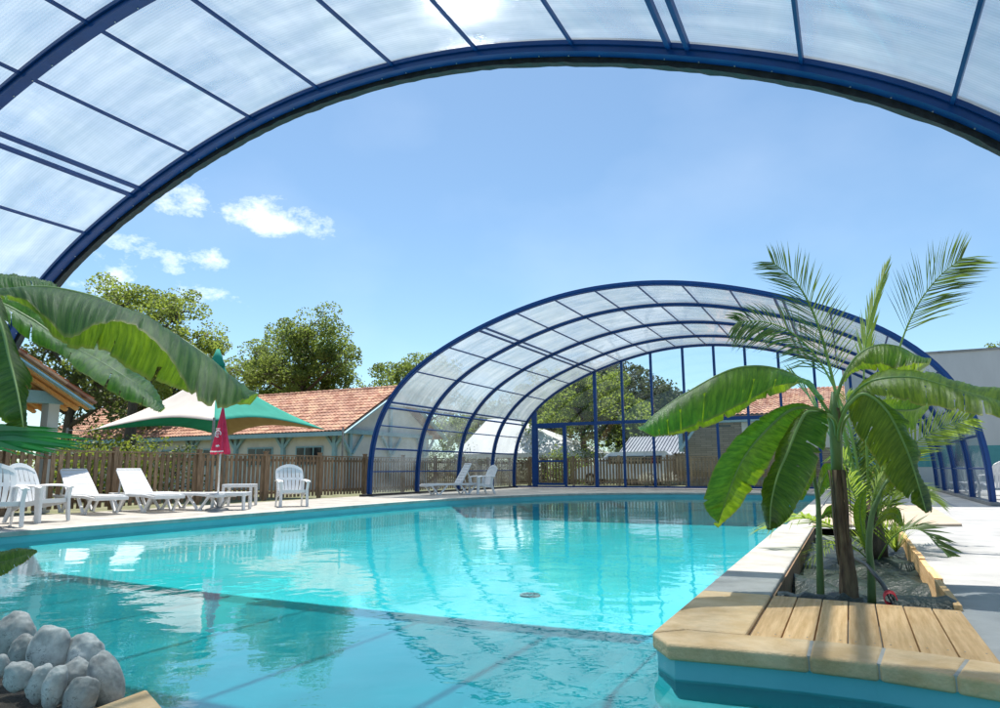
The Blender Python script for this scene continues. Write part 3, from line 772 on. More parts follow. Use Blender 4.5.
for k in range(7):
    xb = ux-1.0-k*3.2; mb = MB(); yb = yw0-.09
    mb.span((xb-.09, yb-.09, -.1), (xb+.09, yb+.09, zw-.05))
    for s in (-1, 1): mb.bar((xb, yb-.02, zw-1.0), (xb+s*.75, yb-.02, zw-.1), .12, .1, up=(0, 1, 0))
    bw(mb, 'brace', M['pale_blue'], club)
    if k < 6:
        fr_ = MB(); cx_ = xb-1.6; fr_.span((cx_-.85, yw0-.05, 1.05), (cx_+.85, yw0-.005, 2.0)); wo = bw(fr_, 'window', M['pale_blue'], club)
        for s in (-1, 0, 1):
            g_ = MB(); g_.span((cx_+s*.54-.23, yw0-.065, 1.12), (cx_+s*.54+.23, yw0-.052, 1.93)); go = g_.build('pane', M['dark_glass']); go.parent = wo
# left pavilion: only its eave corner and post come into view
ul = -16.0
e1 = at_u(93, 403, ul); p2 = at_u(27, 358, ul); slp = (p2.z-e1.z)/(e1.y-p2.y)
pav = empty('pool_bar', (-19, 7, 0)); tag(pav, 'pool bar at far left showing an orange pine eave above a white post', 'building')
rdg = e1.y-4.2; zr2 = e1.z+4.2*slp
bw(wavy_roof('r', (ul-8, e1.y, e1.z+.05), (ul, e1.y, e1.z+.05), (ul-8, rdg, zr2+.05), 1), 'roof', M['tiles'], pav)
bw(wavy_roof('r', (ul, 2*rdg-e1.y, e1.z+.05), (ul-8, 2*rdg-e1.y, e1.z+.05), (ul, rdg, zr2+.05), 1), 'roof', M['tiles'], pav)
mb = MB(); mb.bar((ul+.03, e1.y+.03, e1.z-.0), (ul+.03, rdg, zr2-.0), .05, .14, up=(1, 0, 0)); bw(mb, 'verge_tiles', M['tiles'], pav)
mb = MB(); mb.bar((ul+.03, e1.y+.0, e1.z-.14), (ul+.03, rdg, zr2-.14), .04, .13, up=(1, 0, 0)); bw(mb, 'verge_board', M['pale_blue'], pav)
mb = MB(); mb.quad((ul, e1.y, e1.z-.05), (ul-8, e1.y, e1.z-.05), (ul-8, rdg, zr2-.05), (ul, rdg, zr2-.05)); bw(mb, 'soffit', M['orange_wood'], pav, solid=.02)
mb = MB()
for k in range(9): x = ul-.12-.42*k; mb.bar((x, e1.y-.02, e1.z-.13), (x, rdg, zr2-.13), .07, .11, up=(1, 0, 0))
bw(mb, 'rafter', M['orange_wood'], pav)
pp = at_u(47, 450, -16.9)
mb = MB(); mb.span((-17.05, pp.y-.13, -.1), (-16.78, pp.y+.13, e1.z-.0)); bw(mb, 'post', M['white_wall'], pav)
mb = MB(); mb.span((-17.05, 2, e1.z-.02), (-16.75, pp.y+.2, e1.z+.26)); bw(mb, 'beam', M['pale_blue'], pav)
mb = MB(); mb.span((-23.5, rdg-3.4, -.1), (-17.6, pp.y-1.6, e1.z+.2)); bw(mb, 'wall', M['white_wall'], pav)
# big pale wall to the right
vw = 34.0
wa = at_v(872, 360, vw); wt = at_v(990, 350, vw)
hall = empty('rendered_hall', (wa.x+12, vw+4, 0)); tag(hall, 'large plain grey rendered hall wall with a teal band beyond the right deck', 'building')
xl = at_v(850, 450, vw).x
mb = MB(); mb.span((xl, vw, -.1), (xl+34, vw+12, wt.z)); bw(mb, 'wall', M['grey_wall'], hall)
zs = at_v(985, 456, vw).z
mb = MB(); mb.span((xl-.01, vw-.012, zs-.42), (xl+34.01, vw+.0, zs+.42)); bw(mb, 'band', M['teal'], hall)
mb = MB(); mb.span((xl-.05, vw-.05, wt.z), (xl+34.05, vw+12.05, wt.z+.09)); bw(mb, 'parapet_cap', M['alu'], hall)
mb = MB(); c = at_v(895, 470, vw); mb.tube([(c.x, vw-.03, 1.0), (c.x, vw-.001, 1.0)], .14, 16); bw(mb, 'vent', M['rubber'], hall)
# tiled lodge behind the gable
vb = 36.0
la = at_v(683, 430, vb); lb = at_v(850, 430, vb)
lod = empty('tiled_lodge', ((la.x+lb.x)/2, vb+3, 0)); tag(lod, 'stone walled lodge with orange tiled roof seen through the glazed gable', 'building')
zl = at_v(740, 416, vb).z; zlt = at_v(740, 392, vb+3.5).z
mb = MB(); mb.span((la.x, vb, -.1), (lb.x, vb+6.5, zl-.3)); bw(mb, 'wall', M['stack'], lod)
mb = MB(); mb.span((la.x-.25, vb-.3, zl-.3), (lb.x, vb+.1, zl)); bw(mb, 'fascia', M['pale_blue'], lod)
x_op = at_v(696, 430, vb).x; x_o2 = at_v(731, 430, vb).x
mb = MB(); mb.span((x_op, vb-.012, zl-.50), (x_o2, vb, zl-.42)); bw(mb, 'opening', M['dark_glass'], lod)
mb = MB(); x_p = at_v(742, 430, vb).x; mb.span((x_p, vb-.06, zl-1.6), (lb.x-.1, vb-.002, zl-.31)); bw(mb, 'white_panel', M['white_wall'], lod)
mb = MB(); mb.span((la.x-.2, vb-.25, zl-1.7), (la.x+.0, vb-.0, zl-.31)); mb.bar((la.x-.1, vb-.3, zl-1.6), (la.x+.8, vb-.3, zl-.35), .12, .12, up=(0, 1, 0)); bw(mb, 'brace', M['pale_blue'], lod)
xr0 = at_v(700, 416, vb).x
bw(wavy_roof('r', (xr0, vb-.45, zl-.0), (lb.x+1.5, vb-.45, zl-.0), (xr0, vb+3.5, zlt), 1, .05), 'roof', M['tiles'], lod)
bw(wavy_roof('r', (lb.x+1.5, vb+7.45, zl), (xr0, vb+7.45, zl), (lb.x+1.5, vb+3.5, zlt), 1, .05), 'roof', M['tiles'], lod)
# grey shed
vs_ = 40.0
s0 = at_v(622, 457, vs_); s1 = at_v(682, 457, vs_); 
shed = empty('garden_shed', ((s0.x+s1.x)/2, vs_+2, 0)); tag(shed, 'low brown shed with ribbed grey metal roof behind the far fence', 'shed')
zt_ = at_v(650, 437, vs_+2.5).z; z_e = at_v(650, 454, vs_).z
mb = MB(); mb.span((s0.x+.1, vs_+.2, -.1), (s1.x-.1, vs_+5, z_e)); bw(mb, 'wall', M['fence'], shed)
mb = MB(); rows = []
nc = 120
for t in (0, 1): rows.append([(s0.x-.2+(s1.x-s0.x+.4)*j/nc, vs_+2.7*t, z_e+(zt_-z_e)*t+.06*(1 if (j % 6) in (0, 1) else 0)) for j in range(nc+1)])
mb.grid(rows); bw(mb, 'roof', M['grey_metal'], shed, solid=.03)
mb = MB(); rows = []
for t in (0, 1): rows.append([(s0.x-.2+(s1.x-s0.x+.4)*j/nc, vs_+5.4-2.7*t, z_e+(zt_-z_e)*t+.06*(1 if (j % 6) in (0, 1) else 0)) for j in range(nc+1)])
mb.grid(rows); bw(mb, 'roof', M['grey_metal'], shed, solid=.03)
# white marquee
vm = 46.0
m0 = at_v(455, 460, vm); m1 = at_v(583, 456, vm); mz = at_v(583, 452, vm).z; mtop = at_v(503, 418, vm+3).z
mx_ = at_v(503, 418, vm+3).x
mq = empty('marquee', (mx_, vm+3, 0)); tag(mq, 'white canvas marquee roof behind the glazed gable door', 'marquee')
mb = MB(); e = [(m0.x, vm, mz), (m1.x, vm, mz), (m1.x, vm+7, mz), (m0.x, vm+7, mz)]; r0 = (mx_-1.6, vm+3.5, mtop); r1 = (mx_+.6, vm+3.5, mtop)
mb.quad(e[0], e[1], r1, r0); mb.quad(e[1], e[2], r1); mb.quad(e[2], e[3], r0, r1); mb.quad(e[3], e[0], r0)
bw(mb, 'canopy', M['white_pvc'], mq)
mb = MB(); 
for i in range(4): 
    j = (i+1) % 4; mb.quad(e[i], e[j], (e[j][0], e[j][1], mz-.3), (e[i][0], e[i][1], mz-.3))
bw(mb, 'valance', M['white_pvc'], mq)
for x, y, z in e:
    mb = MB(); mb.span((x-.05, y-.05, -.1), (x+.05, y+.05, mz)); bw(mb, 'pole', M['metal'], mq)

# ------------------------------------------------------------------ sail canopy
sd = 24.0
apex = at_d(218, 352, sd); cL = at_d(88, 431, 23.0); cR = at_d(326, 430, 25.2); cF = at_d(214, 421, 20.6); cB = at_d(225, 437, 29.0)
sail = empty('shade_sail', (apex.x, apex.y, 0)); tag(sail, 'green and cream peaked shade canopy above the left fence', 'canopy')
def sail_seg(a, b, name, m):
    a, b = Vector(a), Vector(b); rows_ = []
    for i in range(13):
        t = i/12; r = []
        for j in range(11):
            s = j/10; e_ = a.lerp(b, s)
            mid = (apex+Vector((0, 0, 0)))
            inward = 1-.17*4*s*(1-s)           # edge curves inwards
            e2 = Vector((apex.x, apex.y, e_.z)).lerp(e_, inward)
            e2.z = e_.z+.28*4*s*(1-s)
            p = apex.lerp(e2, t)
            k = t**.55
            p.z = apex.z+(e2.z-apex.z)*k
            r.append(p)
        rows_.append(r)
    mb_ = MB(); mb_.grid(rows_); return bw(mb_, name, m, sail, smooth=True, solid=.01)
sail_seg(cL, cF, 'cream_panel', M['cream_fab']); sail_seg(cF, cR, 'green_panel', M['green_fab'])
sail_seg(cB, cL, 'green_panel', M['green_fab']); sail_seg(cR, cB, 'tan_panel', M['tan_fab'])
mb = MB(); mb.tube([(apex.x, apex.y, 0), (apex.x, apex.y, apex.z+.05)], .05, 10); bw(mb, 'mast', M['alu'], sail)
mb = MB(); mb.tube([(apex.x, apex.y, apex.z-.5), (apex.x, apex.y, apex.z+.1)], [.28, .05], 12); bw(mb, 'peak_cap', M['green_fab'], sail, smooth=True)
for c in (cL, cR, cF, cB):
    o_ = (c-Vector((apex.x, apex.y, c.z))).normalized()*(.03 if c is cF else .6)
    mb = MB(); mb.tube([(c.x+o_.x, c.y+o_.y, 0), (c.x+o_.x, c.y+o_.y, c.z+.1)], .035, 8); mb.tube([c, (c.x+o_.x, c.y+o_.y, c.z+.02)], .015, 6); bw(mb, 'corner_post', M['alu'], sail)

# ------------------------------------------------------------------ closed red parasol
pb = at_z(217, 511, 0)
par = empty('closed_parasol', pb); tag(par, 'closed red parasol with white lettering standing behind the loungers', 'parasol')
dd = (pb-O3).dot(FW); s_ = dd/FPX
zt_ = EYE+(at_d(221, 406, dd).z-EYE); zb_ = at_d(221, 453, dd).z
mb = MB(); mb.tube([(0, 0, .03), (0, 0, zt_-.05)], .019, 8); mb.build('pole', M['metal'], par, smooth=True)
mb = MB(); mb.tube([(0, 0, 0), (0, 0, .05), (0, 0, .09)], [.24, .23, .05], 20); mb.build('base', M['alu'], par)
rows = []
for i in range(15):
    t = i/14; z = zt_+(zb_-zt_)*t; r = []
    for j in range(49):
        a = 2*math.pi*j/48; rad = (.015+.175*t**1.05)*(1+.22*math.sin(8*a+1.5*t))
        r.append((rad*math.cos(a), rad*math.sin(a)*.8, z+(.035*math.sin(8*a) if i == 14 else 0)))
    rows.append(r)
mb = MB(); mb.grid(rows); cnp = mb.build('canopy', M['red_fab'], par, smooth=True)
# printed lettering on the folds facing the pool: a ring letter with bars, small script below
tv = (-FW).to_2d(); tr_ = RT.to_2d()
def surf(dx, z):
    t = (z-zt_)/(zb_-zt_); rad = .015+.175*t*1.06; y = math.sqrt(max(0, (rad*1.22)**2-dx*dx))+.012
    p = tr_*dx+tv*y; return Vector((p.x, p.y, z))
def stroke(pts, w_):
    mb_ = MB()
    for a_, b_ in zip(pts[:-1], pts[1:]):
        mb_.tube([surf(*a_), surf(*b_)], w_, 5)
    return mb_
zc = zb_+.40*(zt_-zb_)
ptm = stroke([(-.015+.062*math.cos(a*.35-.4), zc+.068*math.sin(a*.35-.4)) for a in range(17)], .010)
for mbx in (stroke([(-.02+.026*math.cos(a*.52), zc+.026*math.sin(a*.52)) for a in range(13)], .007), stroke([(-.08, zc+.105), (.02, zc+.105)], .008),
            stroke([(-.02, zb_+.13), (.0, zb_+.16), (.01, zb_+.12), (.03, zb_+.17), (.04, zb_+.13), (.055, zb_+.15)], .008), stroke([(-.14, zb_+.028), (-.05, zb_+.022), (.05, zb_+.028), (.14, zb_+.034)], .011)):
    n0 = len(ptm.v); ptm.v += mbx.v; ptm.f += [tuple(n0+i for i in f) for f in mbx.f]
o = ptm.build('lettering', M['white_print']); o.parent = cnp
# closed navy parasol beyond the right side panels
nb_ = at_v(966, 492, 26.5); nb_.z = 0
nav = empty('closed_parasol', nb_); tag(nav, 'closed navy parasol standing outside the right side panels', 'parasol')
mb = MB(); mb.tube([(0, 0, .03), (0, 0, 2.5)], .02, 8); mb.build('pole', M['metal'], nav)
mb = MB(); mb.tube([(0, 0, 0), (0, 0, .07)], [.25, .22], 16); mb.build('base', M['alu'], nav)
rows = []
for i in range(10):
    t = i/9; z = 2.45-1.6*t
    rows.append([((.02+.17*t)*(1+.2*math.sin(7*a*math.pi/14))*math.cos(a*math.pi/14), (.02+.17*t)*(1+.2*math.sin(7*a*math.pi/14))*math.sin(a*math.pi/14), z) for a in range(29)])
mb = MB(); mb.grid(rows); mb.build('canopy', M['navy_fab'], nav, smooth=True)

# ------------------------------------------------------------------ plastic furniture
def make_armchair():
    r = empty('garden_armchair', (0, 0, 0))
    P_ = M['plastic']
    mb_ = MB()      # curved slatted seat, falling towards the back
    for k in range(6):
        x = -.225+.09*k; rows_ = []
        for i in range(9):
            t = i/8; y = -.30+.52*t; z = .385-.10*t-.012*math.sin(t*3.1)+(-.03*(1-t*8) if t < .125 else 0)
            rows_.append([(x-.038, y, z), (x+.038, y, z)])
        mb_.grid(rows_)
    mb_.build('seat', P_, r, solid=.014)
    mb_ = MB(); mb_.box((0, -.305, .345), (.54, .02, .07)); mb_.build('apron', P_, r)
    mb_ = MB()      # fan back of seven slats with rounded top
    for k in range(7):
        a = (k-3)/3; rows_ = []
        topz = .97-.10*a*a
        for i in range(11):
            t = i/10; z = .27+(topz-.27)*t; y = .20+.27*t; wx = .046+.016*t; xc = a*(.20+.085*math.sin(t*2.3)); 
            wx *= (1 if t < .93 else .8); bow = .03*a*a
            rows_.append([(xc-wx*.70, y-bow, z), (xc+wx*.70, y-bow, z)])
        mb_.grid(rows_)
    rows_ = []
    for a in range(-10, 11):
        s = a/10; rows_.append([(s*.295, .435-.03*s*s, .905-.10*s*s), (s*.28, .465-.03*s*s, .975-.10*s*s)])
    mb_.grid(rows_)
    rows_ = [[(s*.255/10, .345-.02, .60), (s*.255/10, .37-.02, .66)] for s in range(-10, 11)]; mb_.grid(rows_)
    mb_.build('backrest', P_, r, solid=.013)
    for s in (-1, 1):
        mb_ = MB(); rows_ = []
        for i in range(10):
            t = i/9; y = -.36+.70*t; wv = .055-.02*t; z = .585+.02*math.sin(t*3)-.02*(1-min(1, t*6))
            rows_.append([(s*.31-wv, y, z-.012), (s*.31, y, z+.004), (s*.31+wv, y, z-.012)])
        mb_.grid(rows_); mb_.build('armrest', P_, r, solid=.022)
        mb_ = MB(); rows_ = [[(s*.335, -.35, .57), (s*.325, -.24, .57)], [(s*.315, -.34, .38), (s*.305, -.235, .38)], [(s*.325, -.36, .0), (s*.325, -.295, .0)]]; mb_.grid(rows_)
        rows_ = [[(s*.335, -.35, .57), (s*.28, -.35, .57)], [(s*.315, -.34, .38), (s*.26, -.335, .38)], [(s*.325, -.36, .0), (s*.27, -.355, .0)]]; mb_.grid(rows_); mb_.build('leg', P_, r, solid=.016)
        mb_ = MB(); rows_ = [[(s*.31, .18, .58), (s*.31, .26, .58)], [(s*.29, .15, .32), (s*.29, .25, .32)], [(s*.30, .30, .0), (s*.30, .36, .0)]]; mb_.grid(rows_); mb_.build('leg', P_, r, solid=.03)
        mb_ = MB(); rows_ = [[(s*.285, -.31, .37), (s*.285, -.31, .30)], [(s*.285, .0, .33), (s*.285, .0, .24)], [(s*.285, .24, .30), (s*.285, .26, .20)]]; mb_.grid(rows_); mb_.build('side_rail', P_, r, solid=.014)
    return r
def make_lounger(angle=42):
    r = empty('sun_lounger', (0, 0, 0)); P_ = M['plastic']
    mb_ = MB()
    for s in (-1, 1):
        pts = [(s*.31, -.96, .30), (s*.31, -.5, .335), (s*.31, .2, .335), (s*.31, .7, .33), (s*.31, .97, .345)]
        for a_, b_ in zip(pts[:-1], pts[1:]): mb_.bar(a_, b_, .045, .055)
    mb_.bar((-.31, -.955, .305), (.31, -.955, .305), .05, .07); mb_.bar((-.31, .965, .34), (.31, .965, .34), .05, .06)
    mb_.build('frame', P_, r, bevel=.008)
    mb_ = MB()
    for k in range(12): mb_.box((0, -.88+.098*k, .355+.008*math.sin(k*.5)), (.60, .083, .018))
    mb_.build('seat_panel', P_, r, bevel=.004)
    hz = Vector((0, .28, .355)); dv = Vector((0, math.cos(R(angle)), math.sin(R(angle)))); mb_ = MB()
    rot = Matrix.Rotation(R(angle), 3, 'X')
    for k in range(7): c = hz+dv*(.055+.105*k); mb_.box(c, (.56-.008*k, .092, .018), rot)
    for s in (-1, 1): mb_.bar(hz+Vector((s*.28, 0, -.012)), hz+dv*.76+Vector((s*.25, 0, -.012)), .04, .03)
    c = hz+dv*.765; mb_.box(c, (.52, .03, .04), rot)
    mb_.build('backrest', P_, r, bevel=.004)
    if angle > 8:
        mb_ = MB()
        for s in (-1, 1): mb_.bar(hz+dv*.5+Vector((s*.24, 0, -.02)), (s*.24, .70, .345), .028, .028)
        mb_.bar(hz+dv*.5+Vector((-.24, 0, -.02)), hz+dv*.5+Vector((.24, 0, -.02)), .025, .025); mb_.build('backrest_prop', P_, r)
    for s in (-1, 1):
        for y0 in (-.52, .52):
            mb_ = MB(); x = s*.30
            mb_.bar((x, y0-.27, .31), (x, y0-.03, .02), .045, .05, up=(1, 0, 0)); mb_.bar((x, y0+.30, .31), (x, y0+.03, .02), .045, .05, up=(1, 0, 0)); mb_.box((x, y0, .02), (.05, .16, .038))
            mb_.build('leg', P_, r, bevel=.006)
    return r
def place(o, px, py, fx, fy, label, group=None):
    """front of the object looks along camera-frame heading (fx right, fy away)"""
    p = at_z(px, py, .012); o.location = p
    h = RT*fx+FW*fy; o.rotation_euler = (0, 0, math.atan2(h.y, h.x)+math.pi/2)
    if label: o['label'] = label
    return o
ch = make_armchair(); tag(ch, None, 'armchair', 'white plastic garden armchairs')
place(ch, 291, 506, .45, -.9, 'white slatted garden armchair alone in front of the left fence')
c2 = copy_tree(ch); place(c2, 36, 521.5, .98, -.2, 'white garden armchair at far left beside the raised loungers')
c3 = copy_tree(ch); place(c3, -8, 527, .72, -.7, 'white garden armchair cut off by the left edge of the photo')
c4 = copy_tree(ch); place(c4, 482, 494, -.85, -.5, 'white garden armchair inside the far enclosure beside a lounger')
c5 = copy_tree(ch)
p = at_v(993, 480, 22); c5.location = (p.x+.1, 22, .012); c5.rotation_euler = (0, 0, R(200)); c5['label'] = 'white armchair at the right edge outside the enclosure'
lo = make_lounger(42); tag(lo, None, 'sun lounger', 'white plastic sun loungers')
place(lo, 88, 513, .80, -.60, 'white lounger with raised back, next to the left armchair')
l2 = copy_tree(lo); place(l2, 145, 511, .80, -.60, 'white lounger with raised back, second from the left beside the flat one')
l3 = make_lounger(0); tag(l3, None, 'sun lounger', 'white plastic sun loungers'); place(l3, 190, 509.5, .93, -.35, 'white lounger lying flat to the left of the red parasol pole')
def make_table(hh):
    r = empty('side_table', (0, 0, 0)); P_ = M['plastic']
    m_ = MB()
    for k in range(6): m_.box((-.275+.11*k, 0, hh-.012), (.098, .54, .022))
    m_.box((0, -.275, hh-.03), (.66, .02, .075)); m_.box((0, .275, hh-.03), (.66, .02, .075)); m_.box((-.335, 0, hh-.03), (.02, .57, .075)); m_.box((.335, 0, hh-.03), (.02, .57, .075))
    m_.build('table_top', P_, r, bevel=.008)
    for sx in (-1, 1):
        for sy in (-1, 1): m_ = MB(); m_.bar((sx*.315, sy*.255, hh-.02), (sx*.325, sy*.265, 0), .055, .055); m_.build('leg', P_, r, bevel=.006)
    return r
t1 = make_table(.36); tag(t1, None, 'side table', 'white plastic side tables'); place(t1, 231, 509.5, .1, -1, 'low white plastic side table just right of the red parasol pole')
t2 = make_table(.50); tag(t2, None, 'side table', 'white plastic side tables'); place(t2, 239, 505.5, .1, -1, 'taller white plastic side table behind the low one near the red parasol')
l5 = make_lounger(60); tag(l5, None, 'sun lounger', 'white plastic sun loungers'); place(l5, 450, 494.5, -.88, -.45, 'white lounger with raised back inside the far enclosure')
l6 = copy_tree(l3); p = at_v(985, 480, 25); l6.location = (p.x+.2, 25, .012); l6.rotation_euler = (0, 0, R(70)); l6['label'] = 'white flat lounger outside the enclosure at the right edge'
# heap of covers and box inside at right
hp = at_v(897, 483, 27.6)
rows = []
random.seed(12)
mb = MB()
for i in range(25):
    r = []
    for j in range(25):
        x, y = (i-12)/12, (j-12)/12; k = max(0, 1-(x*x+y*y)**.9)
        r.append((hp.x+x*.9, hp.y+y*.75, .02+1.05*k**.6*(.75+.25*math.sin(5*x+3*y))+.05*math.sin(9*x)*k))
    rows.append(r)
mb.grid(rows); o = mb.build('folded_covers', M['white_pvc'], smooth=True); tag(o, 'white heap of folded pool covers inside the far right corner of the enclosure', 'pool cover')
bp_ = at_v(884, 488, 25.2)
bx_ = empty('storage_crate', (bp_.x, bp_.y, .0)); tag(bx_, 'low grey slatted crate holding a yellow float near the right panels', 'crate')
mb = MB()
for k in range(5): mb.box((0, -.25, .06+.11*k), (.8, .02, .085)); mb.box((0, .25, .06+.11*k), (.8, .02, .085)); mb.box((-.4, 0, .06+.11*k), (.02, .5, .085)); mb.box((.4, 0, .06+.11*k), (.02, .5, .085))
mb.build('slats', M['alu'], bx_)
o = MB(); o.tube([(bp_.x-.35+.1*k, bp_.y-.05, .60+.02*math.sin(k)) for k in range(8)], .09, 10); o = o.build('pool_float', M['yellow'], smooth=True); tag(o, 'yellow foam pool float lying on the grey crate', 'float')

# ------------------------------------------------------------------ white van beyond the far fence
vv = 38.5
g0 = at_v(575, 470, vv); g1 = at_v(668, 470, vv)
car = empty('parked_van', ((g0.x+g1.x)/2, vv+.9, -.1)); tag(car, 'white van parked behind the far picket fence', 'van')
LW = g1.x-g0.x; x0 = -LW/2
prof_ = [(0, .42), (0, .78), (.04*LW, .95), (.24*LW, 1.12), (.36*LW, 1.72), (.40*LW, 1.80), (.97*LW, 1.84), (LW, 1.7), (LW, .42)]
mb = MB(); n_ = len(prof_)
for yy, sc_ in ((-.88, 1), (.88, 1)): mb.v += [(x0+x, yy*(1 if z < 1.2 else .9), z) for x, z in prof_]
mb.f = [tuple(range(n_)), tuple(reversed(range(n_, 2*n_)))]+[(i, (i+1) % n_, n_+(i+1) % n_, n_+i) for i in range(n_)]
mb.build('body', M['car_white'], car, bevel=.05)
for k, (a_, b_) in enumerate([(.37, .55), (.57, .75), (.77, .94)]):
    for s in (-1, 1):
        mb = MB(); y = s*.86; mb.box((x0+(a_+b_)/2*LW, s*.845, 1.42), ((b_-a_)*LW, .05, .42)); mb.build('window', M['dark_glass'], car)
mb = MB(); mb.quad((x0+.25*LW, -.72, 1.17), (x0+.25*LW, .72, 1.17), (x0+.352*LW, .68, 1.68), (x0+.352*LW, -.68, 1.68)); mb.v = [(x-.02, y, z+.02) for x, y, z in mb.v]; mb.build('windscreen', M['dark_glass'], car, solid=.01)
for a_ in (.17, .80):
    for s in (-1, 1):
        mb = MB(); mb.tube([(x0+a_*LW, s*.74, .36), (x0+a_*LW, s*.93, .36)], .34, 24); wh = mb.build('wheel', M['tyre'], car)
        mb = MB(); mb.tube([(x0+a_*LW, s*.90, .36), (x0+a_*LW, s*.94, .36)], .19, 20); mb.build('rim', M['chrome'], wh)
for s in (-1, 1):
    mb = MB(); mb.box((x0-.0, s*.66, .80), (.06, .3, .16)); mb.build('headlight', M['chrome'], car, bevel=.02)
mb = MB(); mb.box((x0+.0, 0, .5), (.12, 1.7, .2)); mb.build('bumper', M['rubber'], car, bevel=.03)

# ------------------------------------------------------------------ trees
def leaf_cloud(rnd, centers, per, size, flat=.75):
    V_, F_ = [], []
    for c, rad in centers:
        for _ in range(per):
            while True:
                p = Vector((rnd.uniform(-1, 1), rnd.uniform(-1, 1), rnd.uniform(-1, 1)))
                l_ = p.length
                if l_ < 1: break
            p = p*(1 if l_ < .01 else (l_**.35)/l_*1) if rnd.random() < .6 else p
            p = Vector((p.x*rad, p.y*rad, p.z*rad*flat))+c
            a = Vector((rnd.gauss(0, 1), rnd.gauss(0, 1), rnd.gauss(0, .7))).normalized(); b = a.orthogonal().normalized()
            b = (Matrix.Rotation(rnd.uniform(0, 6.3), 3, a) @ b)
            s = size*rnd.uniform(.6, 1.3); n0 = len(V_)
            V_ += [tuple(p-a*s*.5), tuple(p+b*s*.32), tuple(p+a*s*.5), tuple(p-b*s*.32)]
            F_.append((n0, n0+1, n0+2, n0+3))
    return V_, F_
def tree(base, H, cr, cb, m, label, seed, nb=11, per=130, size=.2, group=None, name='leafy_tree', trunk=.22, clump=.9, flat=.75, subs=6, squash=1.0):
    rnd = random.Random(seed); root = empty(name, base); tag(root, label, 'tree', group)
    tb = MB(); base = Vector(base)
    top = H*.82
    lean = Vector((rnd.uniform(-.04, .04)*H, rnd.uniform(-.04, .04)*H, 0))
    tp = [Vector((0, 0, 0)), lean*.3+Vector((0, 0, top*.35)), lean*.7+Vector((0, 0, top*.7)), lean+Vector((0, 0, top))]
    tb.tube(tp, [trunk, trunk*.75, trunk*.45, trunk*.15], 9)
    cents = []
    for k in range(nb):
        t = .30+.66*(k/(nb-1)); st = tp[0].lerp(tp[3], t) if True else None
        st = lean*t+Vector((0, 0, top*(cb/H+(1-cb/H)*t*.8)))
        a = k*2.4+rnd.uniform(-.5, .5)
        prof_r = math.sin(min(1, .25+.75*(1-abs(t-.5)*1.5))*math.pi/2)
        ln = cr*rnd.uniform(.55, 1.08)*(1.0-.5*max(0, t-.6)/.4)
        zend = cb+(H-cb)*(.12+.80*t)+rnd.uniform(-.4, .4)
        en = Vector((math.cos(a)*ln, math.sin(a)*ln*squash, zend))+lean*t
        md = st.lerp(en, .5)+Vector((0, 0, .2*ln*.3))
        tb.tube([st, md, en], [trunk*.38, trunk*.22, trunk*.06], 6)
        cents.append((en, clump*rnd.uniform(.8, 1.25)))
        for q_ in range(subs):
            f_ = rnd.uniform(.35, 1.0); p = (st.lerp(md, f_*2) if f_ < .5 else md.lerp(en, f_*2-1))
            e2 = p+Vector((rnd.gauss(0, 1), rnd.gauss(0, 1)*squash, rnd.gauss(.15, .7))).normalized()*rnd.uniform(.5, 1.15)*clump*1.5
            if e2.z > H: e2.z = H-rnd.random()*.5
            tb.tube([p, e2], [trunk*.13, trunk*.03], 5); cents.append((e2, clump*rnd.uniform(.45, .95)))
    cents.append((tp[3]+Vector((0, 0, H*.06)), clump))
    tb.build('trunk', M['bark'], root, smooth=True)
    V_, F_ = leaf_cloud(rnd, cents, per, size, flat)
    c_ = MB(); c_.v = V_; c_.f = F_; c_.build('crown', m, root)
    return root
def tpos(px, dist): p = at_d(px, 470, dist); return (p.x, p.y, -.1)
def hgt(px, py, dist): return at_d(px, py, dist).z
tree(tpos(128, 31), hgt(140, 270, 31), 3.7, 3.6, M['oak'], 'tall airy oak with yellow-green leaves behind the left pool bar', 21, nb=13, per=230, size=.13, trunk=.3, clump=.72, subs=8)
tree(tpos(62, 36), hgt(80, 300, 36), 3.6, 2.0, M['dark_leaf'], 'dark leafed tree with black branches right behind the pool bar eave', 5, nb=11, per=120, size=.2, trunk=.32, clump=.9)
tree(tpos(150, 42), hgt(150, 345, 42), 4.2, 1.2, M['dark_leaf'], 'dark dense tree low behind the cream half of the canopy', 6, nb=12, per=150, size=.24, trunk=.25, clump=1.1)
tree(tpos(297, 50), hgt(297, 316, 50), 5.0, 4.0, M['oak2'], 'round leafy tree rising behind the middle of the clubhouse roof', 33, nb=14, per=240, size=.19, trunk=.35, clump=1.05, subs=8)
tree(tpos(255, 54), hgt(250, 352, 54), 3.6, 3.0, M['oak2'], 'smaller tree left of the round tree behind the clubhouse roof', 34, nb=10, per=220, size=.2, trunk=.3, clump=.95)
tree(tpos(410, 58), hgt(408, 345, 58), 4.2, 3.0, M['oak2'], 'leafy tree between the clubhouse ridge and the blue arch', 35, nb=12, per=230, size=.2, trunk=.3, clump=1.05)
tree(tpos(585, 50), hgt(585, 366, 50), 4.4, 2.2, M['oak'], 'bright leafy tree seen through the gable above the door', 41, nb=13, per=260, size=.2, trunk=.3, clump=1.1)
tree(tpos(620, 62), hgt(612, 362, 62), 5.4, 3.0, M['pine'], 'dark pine behind the bright tree in the gable glazing', 42, nb=13, per=170, size=.28, trunk=.35, clump=1.3, name='pine_tree')
tree(tpos(672, 66), hgt(672, 388, 66), 4.8, 3.4, M['pine'], 'broad dark pine in the middle of the gable glazing', 43, nb=13, per=170, size=.3, trunk=.35, clump=1.3, name='pine_tree')
